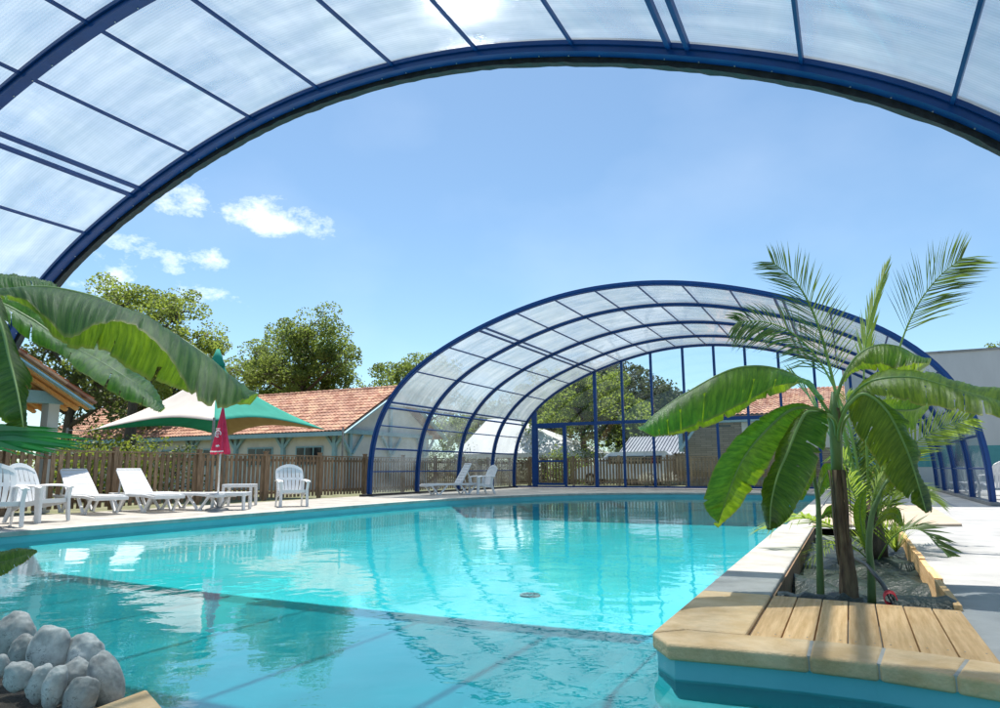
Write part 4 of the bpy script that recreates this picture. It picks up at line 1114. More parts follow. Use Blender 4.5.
tree(tpos(545, 64), hgt(545, 388, 64), 5.0, 2.0, M['dark_leaf'], 'dark tree at the left side of the gable glazing', 44, nb=12, per=150, size=.28, trunk=.35, clump=1.2)
tree(tpos(652, 48), hgt(652, 418, 48), 3.0, 1.0, M['oak2'], 'low round tree just behind the grey shed roof', 45, nb=10, per=130, size=.24, trunk=.2, clump=.95)
tree(tpos(1000, 60), hgt(1000, 338, 60), 2.6, 5, M['oak2'], 'treetop peeping over the grey hall wall at the right edge', 46, nb=9, per=60, size=.26, trunk=.25, clump=.7)
tree(tpos(480, 70), hgt(480, 405, 70), 5.4, 1.5, M['oak2'], 'leafy tree behind the white marquee', 47, nb=12, per=130, size=.3, trunk=.3, clump=1.3)
def bush(px, dist, pyt, w_, m, label, seed, size=.12, per=110, base_z=-.1, name='bush'):
    rnd = random.Random(seed); b = Vector(tpos(px, dist)); H = hgt(px, pyt, dist)+.1
    root = empty(name, b); tag(root, label, 'bush', 'bushes behind the fences'); cents = []
    tb = MB()
    for k in range(16 if w_ < 3 else 40):
        a = rnd.uniform(0, 6.3); r_ = w_*math.sqrt(rnd.random()); z = H*rnd.uniform(.2, .92)*(1-.35*(r_/w_)**2)
        c = Vector((math.cos(a)*r_, math.sin(a)*r_, z)); cents.append((c, .22*H*rnd.uniform(.7, 1.2)+.1)); tb.tube([(0, 0, 0), c*.5+Vector((0, 0, .1)), c], [.03, .02, .006], 5)
    tb.build('stems', M['bark'], root)
    V_, F_ = leaf_cloud(rnd, cents, per, size, .9); c_ = MB(); c_.v = V_; c_.f = F_; c_.build('foliage', m, root)
for k, a in enumerate([(20, 21, 428, 1.4, M['bush'], 'bright bush behind the leftmost fence panels'), (82, 23, 424, 1.3, M['bush'], 'bright bush beside the white post of the pool bar'), (130, 26, 432, 1.5, M['bush'], 'bright green bush below the left corner of the canopy'), (165, 27, 436, 1.4, M['dark_leaf'], 'dark bush behind the fence left of the canopy mast'), (105, 30, 425, 1.6, M['dark_leaf'], 'dark bush deep between the pool bar and the canopy'),
                       (568, 43, 446, 1.7, M['bush'], 'bright bush behind the white van'), (600, 45, 432, 2.0, M['oak2'], 'tall bush between the van and the grey shed'), (535, 52, 430, 2.4, M['dark_leaf'], 'dark bush beside the marquee'),
    (562, 55, 428, 4.0, M['dark_leaf'], 'wide dark bush in the distance right of the marquee'), (632, 56, 426, 4.5, M['dark_leaf'], 'wide dark bush in the distance above the grey shed roof'), (470, 58, 436, 4.5, M['dark_leaf'], 'wide dark bush in the distance left of the marquee'), (425, 50, 440, 3.5, M['dark_leaf'], 'dark bush between the clubhouse and the marquee')]):
    bush(*a, seed=70+k)
# pale spiky clumps behind the far fence
for k, (px, dd_) in enumerate([(646, 36.3), (668, 36.0)]):
    b = Vector(tpos(px, dd_)); root = MB(); rnd = random.Random(k)
    for _ in range(260):
        a = rnd.uniform(0, 6.3); e_ = rnd.uniform(.5, 1.45); ln = rnd.uniform(.7, 1.15)
        d_ = Vector((math.cos(a)*math.cos(e_), math.sin(a)*math.cos(e_), math.sin(e_))); sd_ = d_.cross(Vector((0, 0, 1))).normalized()*.014
        p1 = b+d_*ln*.6; p2 = b+d_*ln-Vector((0, 0, .2*ln))
        root.quad(b-sd_, b+sd_, p1+sd_, p1-sd_); root.quad(p1-sd_, p1+sd_, p2)
    o = root.build('spiky_grass', M['pampas']); tag(o, ['pale spiky grass clump behind the far fence nearer the van', 'pale spiky grass clump behind the far fence nearer the stone lodge'][k], 'plant', 'pale spiky grass clumps')

# ------------------------------------------------------------------ banana leaves
def cr_interp(P, n):
    """catmull-rom resample of a list of vectors"""
    out_ = []; m_ = len(P)
    for i in range(n+1):
        t = i/n*(m_-1); k = min(int(t), m_-2); f = t-k
        p0 = P[max(k-1, 0)]; p1 = P[k]; p2 = P[k+1]; p3 = P[min(k+2, m_-1)]
        out_.append(.5*((2*p1)+(p2-p0)*f+(2*p0-5*p1+4*p2-p3)*f*f+(3*p1-p0-3*p2+p3)*f**3))
    return out_
def banana_leaf(parent, Mid, Lf, Rt_, mat_, seed=0, wav=.012, ribr=.014, petiole=None, tears=1, origin=None):
    """each list: (px, py, distance) stations of the midrib and both blade edges"""
    rnd = random.Random(seed)
    org = origin or Vector(parent.location)
    c_, l_, r_ = [[at_d(*q_) for q_ in lst] for lst in (Mid, Lf, Rt_)]
    n = 96; c_ = cr_interp(c_, n); l_ = cr_interp(l_, n); r_ = cr_interp(r_, n)
    V_, F_, UVs = [], [], []
    for side, e in ((0, l_), (1, r_)):
        rows_ = []; K = 9
        segid = []; drop_ = []; cuts_ = {}; cur = 0; nxt = rnd.randint(8, 20)
        dr = 0
        for i in range(n+1):
            if i == nxt and 10 < i < n-8:
                cuts_[i] = rnd.choice([.34, .45, .56, .67, .78]); dr = rnd.uniform(-.11, .09); nxt = i+rnd.randint(5, 19)
            drop_.append(dr)
        n0 = len(V_)
        for i in range(n+1):
            ax = (c_[min(i+1, n)]-c_[max(i-1, 0)]).normalized(); sp_ = e[i]-c_[i]
            nn = ax.cross(sp_)
            if nn.length > 1e-6: nn.normalize()
            if nn.z < 0: nn = -nn
            wdt = sp_.length
            for k in range(K+1):
                t = k/K
                p = c_[i]+sp_*t+nn*(wdt*.09*math.sin(t*math.pi))
                ed = t**1.5
                sm = min(1, wdt*8)
                p = p+nn*sm*(wav*1.6*ed*noise.noise((i*.075, seed*7.7+side*3, 0))+wav*.8*ed*noise.noise((i*.24, seed*3.3+side, 5))+.010*min(1, t*3)*noise.noise((i*.16, seed*5.1, t*.8))+.0022*min(1, t*3)*math.sin(i*2.1+seed))
                tr_k = noise.noise((i*.55, seed*9.1+side*4, 2))
                if t > .5 and tr_k > .34: p = p-sp_*(t-.5)*(tr_k-.34)*1.5
                for ci_, sg_ in ((i, -1), (i+1, 1)):
                    if tears and ci_ in cuts_ and t > cuts_[ci_]: p = p+(c_[ci_]-c_[ci_-1])*.5*sg_*(1-.75*(t-cuts_[ci_])/(1-cuts_[ci_]))
                p = p+ax*(.35*wdt*t*.25)+nn*wdt*drop_[i]*max(0, t-.3)**1.5
                V_.append(tuple(p-org)); UVs.append((t, i/n))
        for i in range(n):
            for k in range(K):
                if (i+1) in cuts_ and (k+.5)/K > cuts_[i+1] and tears: continue
                a = n0+i*(K+1)+k; F_.append((a, a+1, a+K+2, a+K+1))
    me = D.meshes.new('leaf'); me.from_pydata(V_, [], F_); me.update()
    uvl = me.uv_layers.new(name='UVMap')
    for lp_ in me.loops: uvl.data[lp_.index].uv = UVs[lp_.vertex_index]
    me.polygons.foreach_set('use_smooth', [True]*len(me.polygons)); me.materials.append(mat_)
    o_ = D.objects.new('leaf', me); COL.objects.link(o_); o_.parent = parent
    mb_ = MB(); pts = [p-org-Vector((0, 0, .003)) for p in c_]
    if petiole:
        pe = [at_d(*q_)-org for q_ in petiole]; pts = cr_interp(pe+[pts[0]], 8)[:-1]+pts; 
    m_ = len(pts); mb_.tube(pts, [ribr*(1-.8*i/(m_-1)) for i in range(m_)], 7); 
    rb = mb_.build('midrib', M['rib_green'], o_, smooth=True)
    return o_
bs = at_z(847, 603, -.1); bs.z = -.12
ban = empty('banana_plant', bs); tag(ban, 'banana plant with brown trunk and big arching leaves in the poolside planter', 'banana plant')
mb = MB(); dB = (bs-O3).dot(FW)
tpts = [at_d(x, y, dB)-bs for x, y in ((850, 612), (849, 590), (845, 550), (840, 510), (837, 470), (836, 440), (835, 408))]
mb.tube(cr_interp([Vector(p) for p in tpts], 20), [.072-.0034*i if i < 12 else .033 for i in range(21)], 14)
rnd = random.Random(4); mb.v = [(x+rnd.uniform(-.004, .004), y+rnd.uniform(-.004, .004), z) for x, y, z in mb.v]
mb.build('trunk', M['stem'], ban, smooth=True)
for k in range(7):   # dry leaf sheaths hanging on the trunk
    a = k*.9; z0 = tpts[2].z+.05*k; mb = MB(); rows = []
    for i in range(7):
        t = i/6; c = Vector(tpts[1]).lerp(Vector(tpts[4]), 1-t*.8)
        rr = .062-.012*t+.008*math.sin(t*6+k); rows.append([(c.x+rr*math.cos(a+s*.22), c.y+rr*math.sin(a+s*.22), c.z) for s in (-1, 0, 1)])
    mb.grid(rows); mb.build('dry_sheath', M['stem'], ban, smooth=True, solid=.004)
mb = MB(); mb.tube([at_d(x, y, dB)-bs for x, y in ((837, 470), (836, 440), (834, 412), (833, 392))], [.038, .042, .036, .012], 12); mb.build('green_crown', M['stem_green'], ban, smooth=True)
d0 = dB
def st(pts, ds): return [(x, y, d) for (x, y), d in zip(pts, ds)]
def lin(a, b, n): return [a+(b-a)*i/(n-1) for i in range(n)]
# 1 long leaf reaching left over the water
x_ = lin(d0, d0-.45, 8)
banana_leaf(ban, st([(822, 402), (804, 381), (778, 369), (751, 366), (724, 372), (684, 394), (655, 414), (641, 428)], x_),
            st([(822, 402), (806, 384), (784, 394), (757, 402), (735, 416), (703, 427), (668, 433), (641, 428)], [a+.22 for a in x_]),
            st([(822, 402), (802, 384), (778, 387), (750, 401), (722, 414), (688, 427), (660, 433), (641, 428)], [a-.14 for a in x_]), M['banana'], 1, petiole=[(836, 440, d0), (831, 418, d0)])
# 2 lower left leaf
banana_leaf(ban, st([(815, 408), (800, 407), (786, 412), (768, 428), (750, 448), (737, 470), (727, 496), (718, 523)], lin(d0-.05, d0-.45, 8)),
            st([(815, 408), (800, 403), (780, 407), (754, 421), (729, 446), (713, 473), (704, 501), (717, 521)], lin(d0-.05, d0-.55, 8)),
            st([(815, 408), (803, 411), (800, 419), (789, 432), (775, 456), (757, 482), (742, 503), (719, 524)], lin(d0-.05, d0-.15, 8)), M['banana'], 2, petiole=[(835, 440, d0), (828, 416, d0)])
# 3 drooping leaf left of the trunk
banana_leaf(ban, st([(822, 413), (807, 412), (798, 426), (787, 453), (777, 477), (771, 503), (770, 528)], lin(d0-.25, d0-.62, 7)),
            st([(820, 411), (803, 411), (785, 432), (777, 449), (765, 482), (763, 508), (769, 528)], lin(d0-.25, d0-.42, 7)),
            st([(826, 412), (828, 416), (827, 438), (818, 466), (803, 492), (786, 518), (771, 528)], lin(d0-.2, d0-.45, 7)), M['banana_old'], 3, petiole=[(837, 444, d0), (834, 420, d0-.1)])
# 4 upper right leaf
banana_leaf(ban, st([(838, 392), (845, 374), (858, 355), (877, 345), (897, 346), (912, 353), (926, 361)], lin(d0, d0-.05, 7)),
            st([(838, 392), (847, 378), (862, 371), (880, 374), (894, 378), (910, 371), (926, 361)], lin(d0+.05, d0+.3, 7)),
            st([(838, 392), (843, 380), (858, 368), (876, 364), (891, 367), (909, 363), (926, 361)], lin(d0, d0-.25, 7)), M['banana'], 4, petiole=[(838, 440, d0), (834, 415, d0)])
# 5 long leaf running out to the right
banana_leaf(ban, st([(850, 400), (860, 388), (878, 379), (912, 377), (941, 384), (968, 392), (1000, 401), (1030, 416)], lin(d0-.05, d0-.75, 8)),
            st([(850, 400), (860, 384), (880, 372), (912, 370), (941, 377), (968, 386), (1002, 391), (1030, 415)], lin(d0+.05, d0-.35, 8)),
            st([(850, 400), (863, 395), (882, 396), (912, 402), (941, 405), (968, 411), (1002, 421), (1030, 418)], lin(d0-.1, d0-.95, 8)), M['banana'], 5, petiole=[(838, 444, d0), (840, 418, d0)])
# 6 big hanging leaf right of the trunk
banana_leaf(ban, st([(848, 405), (861, 394), (874, 398), (888, 412), (898, 430), (907, 450), (914, 470), (920, 490), (926, 511)], lin(d0-.2, d0-.6, 9)),
            st([(848, 407), (848, 420), (855, 433), (866, 445), (875, 459), (886, 476), (899, 489), (911, 500), (925, 511)], lin(d0-.15, d0-.45, 9)),
            st([(849, 404), (864, 391), (884, 402), (903, 416), (910, 431), (918, 449), (917, 468), (927, 487), (927, 510)], lin(d0-.2, d0-.4, 9)), M['banana_old'], 6, petiole=[(838, 448, d0), (840, 425, d0-.1)])
# 7 short pale leaf behind
banana_leaf(ban, st([(858, 410), (880, 408), (900, 410), (918, 408), (934, 396)], lin(d0+.1, d0+.35, 5)), st([(858, 408), (880, 400), (903, 399), (920, 399), (934, 396)], lin(d0+.1, d0+.35, 5)),
            st([(858, 412), (882, 418), (900, 430), (914, 428), (934, 396)], lin(d0+.1, d0+.45, 5)), M['banana'], 7, petiole=[(838, 446, d0), (845, 420, d0)])
# young suckers
def sucker(base_px, path, leaves, label, d_):
    b = at_z(*base_px, -.1); b.z = -.13; r_ = empty('banana_sucker', b); tag(r_, label, 'banana plant'); dd_ = (b-O3).dot(FW)
    mb_ = MB(); mb_.tube(cr_interp([at_d(x, y, dd_)-b for x, y in path], 14), [.030-.0012*i for i in range(15)], 10); mb_.build('stem', M['stem_green'], r_, smooth=True)
    for i, (a_, b_, c__) in enumerate(leaves):
        banana_leaf(r_, [(x, y, dd_+z) for x, y, z in a_], [(x, y, dd_+z) for x, y, z in b_], [(x, y, dd_+z) for x, y, z in c__], M['banana'], 20+i, wav=.006, ribr=.007)
sucker((821, 597), [(821, 604), (820, 570), (819, 530), (818, 500), (814, 478)],
       [([(816, 482, 0), (812, 465, 0), (806, 475, -.05), (801, 500, -.1)], [(816, 482, 0), (806, 462, 0), (798, 474, 0), (799, 500, -.1)], [(816, 482, 0), (816, 466, -.05), (813, 480, -.1), (803, 500, -.1)]),
        ([(818, 500, 0), (822, 482, .05), (829, 470, .1), (838, 468, .15)], [(818, 500, 0), (818, 480, .1), (824, 464, .1), (838, 466, .15)], [(818, 500, 0), (828, 488, .05), (834, 478, .1), (839, 470, .15)]),
        ([(819, 520, 0), (828, 512, .05), (836, 512, .05), (843, 518, .05)], [(819, 520, 0), (828, 506, .05), (838, 506, .05), (843, 518, .05)], [(819, 520, 0), (828, 518, .0), (836, 520, 0), (843, 518, .05)])],
       'slim young banana shoot left of the brown trunk', 0)
sucker((872, 600), [(872, 606), (871, 570), (869, 545), (872, 515), (880, 495), (888, 480)],
       [([(878, 500, 0), (884, 484, 0), (894, 472, .05), (905, 466, .1)], [(878, 500, 0), (880, 480, .05), (890, 466, .08), (905, 466, .1)], [(878, 500, 0), (890, 492, -.05), (898, 482, 0), (906, 468, .1)]),
        ([(872, 530, 0), (884, 516, .0), (896, 514, -.03), (902, 526, -.05)], [(872, 530, 0), (884, 510, .03), (898, 508, 0), (904, 526, -.05)], [(872, 530, 0), (884, 522, -.03), (893, 520, -.05), (900, 526, -.05)]),
        ([(871, 560, 0), (862, 530, .1), (860, 505, .15), (866, 488, .2)], [(871, 560, 0), (856, 530, .1), (854, 505, .15), (866, 488, .2)], [(871, 560, 0), (866, 534, .1), (866, 508, .15), (867, 488, .2)])],
       'slim young banana shoot right of the brown trunk', 0)

# ------------------------------------------------------------------ palm
def frond(parent, path, leaf_len, m, n=42, droop=.25, seed=0, r0=.014, up=.6, side=None, start=.15, wl=.011, vang=1.15, plane=None):
    rnd = random.Random(seed); org = Vector(parent.location)
    pts = cr_interp([at_d(*q_)-org for q_ in path], 30)
    mb_ = MB(); mb_.tube(pts, [r0*(1-.85*i/30) for i in range(31)], 6); ra = mb_.build('rachis', M['rib_green'], parent, smooth=True)
    mb_ = MB()
    for i in range(n):
        t = start+(1-start)*(i+.5+rnd.uniform(-.3, .3))/n; t = min(t, .999); k = t*30; j = min(int(k), 29); p = pts[j].lerp(pts[j+1], k-j)
        ax = (pts[min(j+1, 30)]-pts[max(j-1, 0)]).normalized()
        sd_ = plane.normalized() if plane is not None else ax.cross(Vector((0, 0, 1))); 
        sd_ = (sd_-ax*sd_.dot(ax)).normalized(); nn = sd_.cross(ax).normalized()
        if nn.z < 0 and plane is None: nn = -nn
        ln = 1.35*leaf_len*(math.sin(min(1, .35+.65*math.sin(min(1., t*1.05)*math.pi)**.6)*math.pi/2))*rnd.uniform(.85, 1.1)*(1-.35*t)
        for s in (-1, 1):
            d_ = (ax*vang*(.6+.7*t)+sd_*s+nn*(up*.55+rnd.uniform(-.3, .3))+ax*rnd.uniform(-.15, .15)).normalized()
            w_ = .95*wl*rnd.uniform(.8, 1.15); wv = (ax-d_*ax.dot(d_)).normalized()*w_*.8+nn*w_*.5*s
            m1 = p+d_*ln*.5-Vector((0, 0, droop*.2*ln)); e2 = p+d_*ln-Vector((0, 0, droop*ln))
            mb_.quad(p-wv*.5, p+wv*.5, m1+wv, m1-wv); mb_.quad(m1-wv, m1+wv, e2)
    mb_.build('leaflets', m, ra)
pbp = at_z(878, 556, -.1); pbp.z = -.12
plm = empty('date_palm', pbp); tag(plm, 'feathery young date palm with tall fronds behind the banana trunk', 'palm')
dp = (pbp-O3).dot(FW)
mb = MB(); mb.tube([at_d(x, y, dp)-pbp for x, y in ((878, 562), (876, 545), (872, 520), (868, 500))], [.10, .11, .08, .03], 12); mb.build('trunk', M['bark'], plm, smooth=True)
cam_r = RT
frond(plm, [(866, 520, dp), (846, 440, dp), (834, 385, dp-.1), (818, 325, dp-.2), (798, 285, dp-.25), (772, 262, dp-.3)], .52, M['palm'], 50, .12, 1, .026, plane=RT, start=.42, up=.3)
frond(plm, [(866, 520, dp), (850, 430, dp-.1), (825, 370, dp-.2), (795, 335, dp-.3), (765, 322, dp-.35), (738, 322, dp-.4)], .46, M['palm'], 46, .30, 2, .018, start=.40, up=.2, plane=RT*.3+Vector((0, 0, 1)))
frond(plm, [(870, 520, dp), (866, 430, dp+.1), (864, 370, dp+.1), (870, 320, dp+.1), (886, 268, dp+.1)], .36, M['palm_young'], 36, -.1, 3, .016, plane=FW, start=.5, vang=2.2, up=.1)
frond(plm, [(874, 520, dp), (880, 440, dp+.1), (896, 360, dp+.1), (915, 310, dp+.05), (938, 278, dp), (962, 258, dp-.1)], .62, M['palm'], 44, .12, 4, .018, plane=RT*.85-Vector((0, 0, .6)), start=.5, up=.25)
frond(plm, [(874, 530, dp), (888, 480, dp-.2), (910, 448, dp-.3), (940, 428, dp-.4), (972, 418, dp-.5)], .30, M['palm_young'], 36, .05, 5, .013, plane=Vector((0, 0, 1))+RT*.3, start=.35, up=.3)
frond(plm, [(868, 530, dp), (845, 470, dp+.2), (822, 420, dp+.3), (800, 385, dp+.4), (778, 375, dp+.5)], .40, M['palm'], 34, .2, 6, .014, start=.35, up=.3)
frond(plm, [(872, 530, dp), (890, 450, dp+.3), (905, 400, dp+.5), (900, 370, dp+.6)], .42, M['palm_young'], 34, .2, 7, .014, start=.35)
frond(plm, [(868, 540, dp), (856, 500, dp-.3), (846, 480, dp-.4), (838, 490, dp-.5)], .30, M['palm_young'], 26, .3, 8, .010, start=.2)
frond(plm, [(874, 540, dp), (892, 500, dp-.1), (912, 490, dp-.2), (935, 500, dp-.3)], .34, M['palm_young'], 30, .3, 9, .010, start=.2)
frond(plm, [(868, 548, dp), (840, 530, dp-.2), (805, 518, dp-.3), (765, 528, dp-.4)], .36, M['palm_young'], 34, .3, 10, .010, start=.3)
frond(plm, [(866, 530, dp), (858, 470, dp+.2), (852, 430, dp+.3), (846, 395, dp+.4)], .34, M['palm_young'], 34, .15, 11, .012, start=.2)
frond(plm, [(872, 530, dp), (882, 470, dp-.1), (888, 430, dp-.1), (884, 395, dp)], .36, M['palm_young'], 34, .15, 13, .012, start=.2)
frond(plm, [(878, 560, dp-.2), (895, 535, dp-.5), (920, 530, dp-.7), (948, 555, dp-.9)], .26, M['palm'], 32, .1, 12, .010, start=.2, up=.9)
frond(plm, [(874, 565, dp-.1), (850, 545, dp-.3), (826, 548, dp-.5), (806, 562, dp-.6)], .26, M['palm_young'], 28, .2, 14, .008, start=.2)
rnd = random.Random(77)
for k in range(9):
    x0_ = 862+rnd.uniform(-8, 26); tx_ = x0_+rnd.uniform(-26, 40); ty_ = rnd.uniform(440, 505); dq = rnd.uniform(-.35, .4)
    frond(plm, [(872, 548, dp), (x0_, 520, dp+dq*.3), (x0_*.6+tx_*.4, 480 if ty_ < 480 else ty_+6, dp+dq*.6), (tx_, ty_, dp+dq), (tx_+rnd.uniform(-16, 22), ty_+rnd.uniform(4, 26), dp+dq*1.3)], .26, M['palm_young'] if k % 3 else M['palm'], 26, .25, 30+k, .008, start=.25)
for k, (px, py, h_) in enumerate([(884, 548, .5), (866, 550, .55), (896, 552, .4)]):
    b = at_z(px, py, -.1); mb = MB(); rnd = random.Random(k)
    for _ in range(46):
        a = rnd.uniform(0, 6.3); e_ = rnd.uniform(.7, 1.5); ln = h_*rnd.uniform(.6, 1.2); d_ = Vector((math.cos(a)*math.cos(e_), math.sin(a)*math.cos(e_), math.sin(e_))); s2 = d_.cross(Vector((0, 0, 1))).normalized()*.007
        m1 = b+d_*ln*.6; e2 = b+d_*ln+Vector((math.cos(a), math.sin(a), -.6))*.12*ln
        mb.quad(b-s2, b+s2, m1+s2, m1-s2); mb.quad(m1-s2, m1+s2, e2)
    o = mb.build('grass_tuft', M['palm_young']); tag(o, ['grassy tuft right at the foot of the palm', 'grassy tuft at the palm foot on the water side', 'grassy tuft in the bed on the deck side of the palm'][k], 'plant')

# ------------------------------------------------------------------ near left planter: rocks, banana leaves
def rock(px, py, w_, h_, tilt, dist, label, seed):
    c = at_d(px, py, dist); s = dist/FPX
    me = D.meshes.new('boulder'); bm = bmesh.new(); bmesh.ops.create_icosphere(bm, subdivisions=5, radius=1)
    from mathutils import noise
    for v in bm.verts:
        p = v.co.copy(); k = 1+.17*noise.noise(p*1.0+Vector((seed*3.1, 0, 0)))+.07*noise.noise(p*2.1+Vector((0, seed*1.7, 0)))+.03*noise.noise(p*5+Vector((0, 0, seed)))+.012*noise.noise(p*13)
        v.co = p*k
    for f in bm.faces: f.smooth = True
    rx, rz = w_/2*s*1.02, h_/2*s*1.04; ry = (rx+rz)/2*.62
    m4 = Matrix.Rotation(AL, 4, 'Z') @ Matrix.Rotation(R(tilt), 4, 'Y') @ Matrix.Diagonal((rx, ry, rz, 1))
    bmesh.ops.transform(bm, matrix=m4, verts=bm.verts); bm.to_mesh(me); bm.free()
    me.materials.append(M['boulder']); o_ = D.objects.new('boulder', me); COL.objects.link(o_); o_.location = c
    tag(o_, label, 'boulder', 'rounded boulders in the near left planter'); return o_
def boulder_mat():
    m = D.materials.new('veined_boulder'); m.use_nodes = True; t = m.node_tree; n = t.nodes; l = t.links
    p = n['Principled BSDF']; p.inputs['Roughness'].default_value = .7
    tx = n.new('ShaderNodeTexCoord')
    a = n.new('ShaderNodeTexNoise'); a.inputs['Scale'].default_value = 9; a.inputs['Detail'].default_value = 8; a.inputs['Roughness'].default_value = .65; l.new(tx.outputs['Object'], a.inputs['Vector'])
    cr = n.new('ShaderNodeValToRGB'); cr.color_ramp.elements[0].color = (.30, .295, .29, 1); cr.color_ramp.elements[1].color = (.74, .73, .70, 1); cr.color_ramp.elements[0].position = .35; cr.color_ramp.elements[1].position = .62; l.new(a.outputs[0], cr.inputs[0])
    b = n.new('ShaderNodeTexNoise'); b.inputs['Scale'].default_value = 14; b.inputs['Detail'].default_value = 4; b.inputs['Distortion'].default_value = 2.5; l.new(tx.outputs['Object'], b.inputs['Vector'])
    c2r = n.new('ShaderNodeValToRGB'); e = c2r.color_ramp.elements; e[0].position = .484; e[0].color = (0, 0, 0, 1); e[1].position = .497; e[1].color = (1, 1, 1, 1); x = c2r.color_ramp.elements.new(.51); x.color = (0, 0, 0, 1); l.new(b.outputs[0], c2r.inputs[0])
    g = n.new('ShaderNodeTexNoise'); g.inputs['Scale'].default_value = 5; l.new(tx.outputs['Object'], g.inputs['Vector'])
    gm = n.new('ShaderNodeMapRange'); gm.inputs['From Min'].default_value = .5; gm.inputs['From Max'].default_value = .62; gm.inputs['To Max'].default_value = 1; l.new(g.outputs[0], gm.inputs['Value'])
    mu = n.new('ShaderNodeMath'); mu.operation = 'MULTIPLY'; l.new(c2r.outputs[0], mu.inputs[0]); l.new(gm.outputs[0], mu.inputs[1])
    mx = n.new('ShaderNodeMix'); mx.data_type = 'RGBA'; l.new(mu.outputs[0], mx.inputs['Factor']); l.new(cr.outputs[0], mx.inputs['A']); mx.inputs['B'].default_value = (.07, .065, .06, 1)
    oi = n.new('ShaderNodeObjectInfo'); mr_ = n.new('ShaderNodeMapRange'); mr_.inputs['To Min'].default_value = .62; mr_.inputs['To Max'].default_value = 1.08; l.new(oi.outputs['Random'], mr_.inputs['Value'])
    sc2 = n.new('ShaderNodeVectorMath'); sc2.operation = 'SCALE'; l.new(mx.outputs['Result'], sc2.inputs[0]); l.new(mr_.outputs[0], sc2.inputs['Scale']); l.new(sc2.outputs[0], p.inputs['Base Color'])
    bp = n.new('ShaderNodeBump'); bp.inputs['Strength'].default_value = .6; bp.inputs['Distance'].default_value = .01; l.new(a.outputs[0], bp.inputs['Height']); l.new(bp.outputs[0], p.inputs['Normal'])
    return m
M['boulder'] = boulder_mat()
RK = [(16, 638, 38, 46, -8, 3.05, 'tall pale boulder at the back left of the rock pile'), (24, 655, 28, 36, 14, 2.92, 'narrow grey boulder wedged left of the big smooth grey one'),
      (50, 653, 38, 50, 3, 2.88, 'big smooth mid grey boulder in the middle of the pile'), (83, 657, 38, 40, -14, 2.90, 'white topped boulder at the back right of the pile'),
      (74, 682, 30, 40, 10, 2.78, 'grey boulder below the white topped one'), (106, 682, 30, 54, -24, 2.74, 'leaning white boulder with black veins nearest the water'),
      (81, 696, 30, 38, 22, 2.62, 'small pointed white boulder at the front right'), (54, 688, 20, 38, 12, 2.62, 'slim pale boulder standing at the front'),
      (41, 684, 26, 36, 24, 2.68, 'slim grey boulder leaning right at the front'), (18, 676, 28, 26, 30, 2.66, 'low grey boulder lying at the front left'), (0, 666, 18, 20, 0, 2.72, 'small white boulder at the left edge')]
for k, a in enumerate(RK): rock(*a, seed=k+1)
lp_ = empty('rock_planter', (-2.9, 1.6, 0)); tag(lp_, 'near left planter with sand coloured corner coping and dark soil', 'planter')
ka, kb, kc = at_z(147, 688, .02), at_z(168, 712, .02), at_z(95, 707, .02)
dirA = (kc-ka).normalized(); dirB = (kb-ka).normalized()
mb = MB()
poly = [ka, ka+dirB*1.0, ka+dirB*1.0+dirA*1.2, ka+dirA*1.2]
mb.prism([(p.x, p.y) for p in reversed(poly)], -.05, .02); bw(mb, 'coping_stone', M['coping'], lp_, bevel=.014)
bed = [at_z(x, y, -.02) for x, y in ((-90, 655), (-20, 652), (30, 652), (72, 668), (104, 690), (122, 704), (95, 716), (40, 735), (-90, 735))]
mb = MB(); mb.prism([(p.x, p.y) for p in reversed(bed)], -.50, -.03); bw(mb, 'soil', M['soil'], lp_)
nbp = at_d(-150, 640, 2.7); nbp.z = .0
nb2 = empty('banana_plant', nbp); tag(nb2, 'near banana plant whose large leaves hang into view from the left edge', 'banana plant')
mb = MB(); mb.tube([(0, 0, 0), (.02, 0, .5), (.0, .02, 1.1), (.02, .02, 1.55)], [.10, .085, .07, .045], 14); mb.build('trunk', M['stem'], nb2, smooth=True)
pet = (nbp+Vector((.02, .02, 1.45)))
# big upper leaf
banana_leaf(nb2, st([(-70, 330), (-20, 295), (12, 289), (47, 287), (86, 294), (109, 302), (133, 314), (166, 329), (198, 349), (224, 370), (248, 397)], lin(2.5, 2.15, 11)),
            st([(-70, 330), (-20, 300), (24, 310), (52, 342), (82, 347), (104, 349), (125, 364), (150, 378), (182, 386), (215, 392), (248, 398)], lin(2.62, 2.45, 11)),
            st([(-70, 330), (-20, 300), (16, 300), (40, 318), (64, 338), (92, 323), (125, 320), (158, 352), (188, 391), (222, 402), (248, 398)], [2.42, 2.35, 2.3, 2.2, 2.12, 2.1, 2.06, 1.98, 1.96, 2.0, 2.12]), M['banana_old'], 11, wav=.008, ribr=.010)
# brighter leaf beneath
banana_leaf(nb2, st([(-70, 300), (-10, 300), (30, 318), (62, 340), (95, 358), (125, 376), (148, 392), (160, 409)], lin(2.75, 2.6, 8)),
            st([(-70, 295), (-10, 289), (40, 300), (80, 335), (108, 348), (136, 372), (152, 384), (160, 409)], lin(2.8, 2.75, 8)),
            st([(-70, 305), (-10, 312), (26, 338), (57, 352), (80, 371), (117, 394), (145, 404), (160, 409)], lin(2.7, 2.5, 8)), M['banana'], 12, wav=.006, ribr=.008)
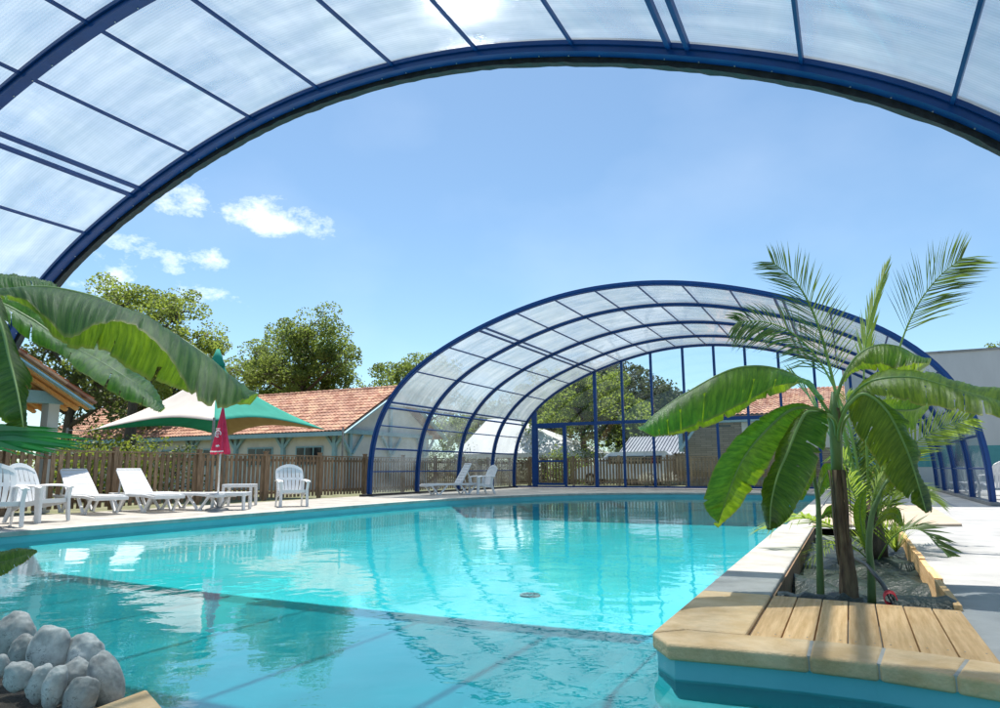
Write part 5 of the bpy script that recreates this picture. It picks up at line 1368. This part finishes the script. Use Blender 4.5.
# dark drooping leaf at the very edge
banana_leaf(nb2, st([(-60, 270), (-20, 285), (0, 320), (10, 359), (18, 392), (24, 427)], lin(2.2, 1.9, 6)),
            st([(-60, 272), (-40, 300), (-25, 335), (-18, 375), (-12, 410), (22, 428)], lin(2.25, 2.0, 6)),
            st([(-60, 266), (-8, 284), (14, 340), (30, 378), (26, 400), (27, 424)], lin(2.2, 1.95, 6)), M['banana_old'], 13, wav=.006, ribr=.008)
# leaf behind, only its top edge shows
banana_leaf(nb2, st([(-80, 300), (-40, 283), (0, 277), (22, 278), (40, 282), (54, 287)], lin(2.9, 2.9, 6)), st([(-80, 296), (-40, 277), (0, 275), (22, 277), (40, 281), (54, 287)], lin(3.0, 3.0, 6)),
            st([(-80, 306), (-40, 300), (0, 297), (22, 293), (42, 290), (54, 287)], lin(2.8, 2.8, 6)), M['banana_old'], 14, wav=.004, ribr=.006)
# low leaf tip by the water
banana_leaf(nb2, st([(-80, 545), (-40, 556), (-5, 562), (18, 557), (36, 551)], lin(2.2, 2.1, 5)), st([(-80, 540), (-40, 546), (-5, 551), (18, 548), (36, 551)], lin(2.25, 2.15, 5)),
            st([(-80, 552), (-40, 572), (-5, 577), (18, 566), (36, 552)], lin(2.15, 2.05, 5)), M['banana_old'], 15, wav=.003, ribr=.006)
# fan palm blades reaching in at eye level
fp = at_d(-120, 560, 2.3); fp.z = 0
fpo = empty('fan_palm', fp); tag(fpo, 'fan palm with narrow bright green blades reaching in from the left edge', 'palm')
org = at_d(-70, 440, 2.1)
mb = MB(); mb.tube([(0, 0, 0), (org-fp)*.5+Vector((0, 0, .1)), org-fp], [.02, .012, .008], 8); mb.build('stalk', M['rib_green'], fpo, smooth=True)
mb = MB(); rnd = random.Random(8)
for k in range(34):
    t = k/33; px = 30+60*math.sin(t*math.pi)**.5+rnd.uniform(-8, 8); py = 428+30*t+rnd.uniform(-2, 2)
    e2 = at_d(px, py, 2.1+.25*math.sin(k*1.7)); m1 = org.lerp(e2, .55)+Vector((0, 0, .02)); wv = Vector((0, 0, .008))+FW*.004*rnd.uniform(-1, 1)
    o1 = org-fp; m1 = m1-fp; e2 = e2-fp
    mb.quad(o1-wv*.3, o1+wv*.3, m1+wv, m1-wv); mb.quad(m1-wv, m1+wv, e2)
mb.build('blades', M['fan'], fpo)
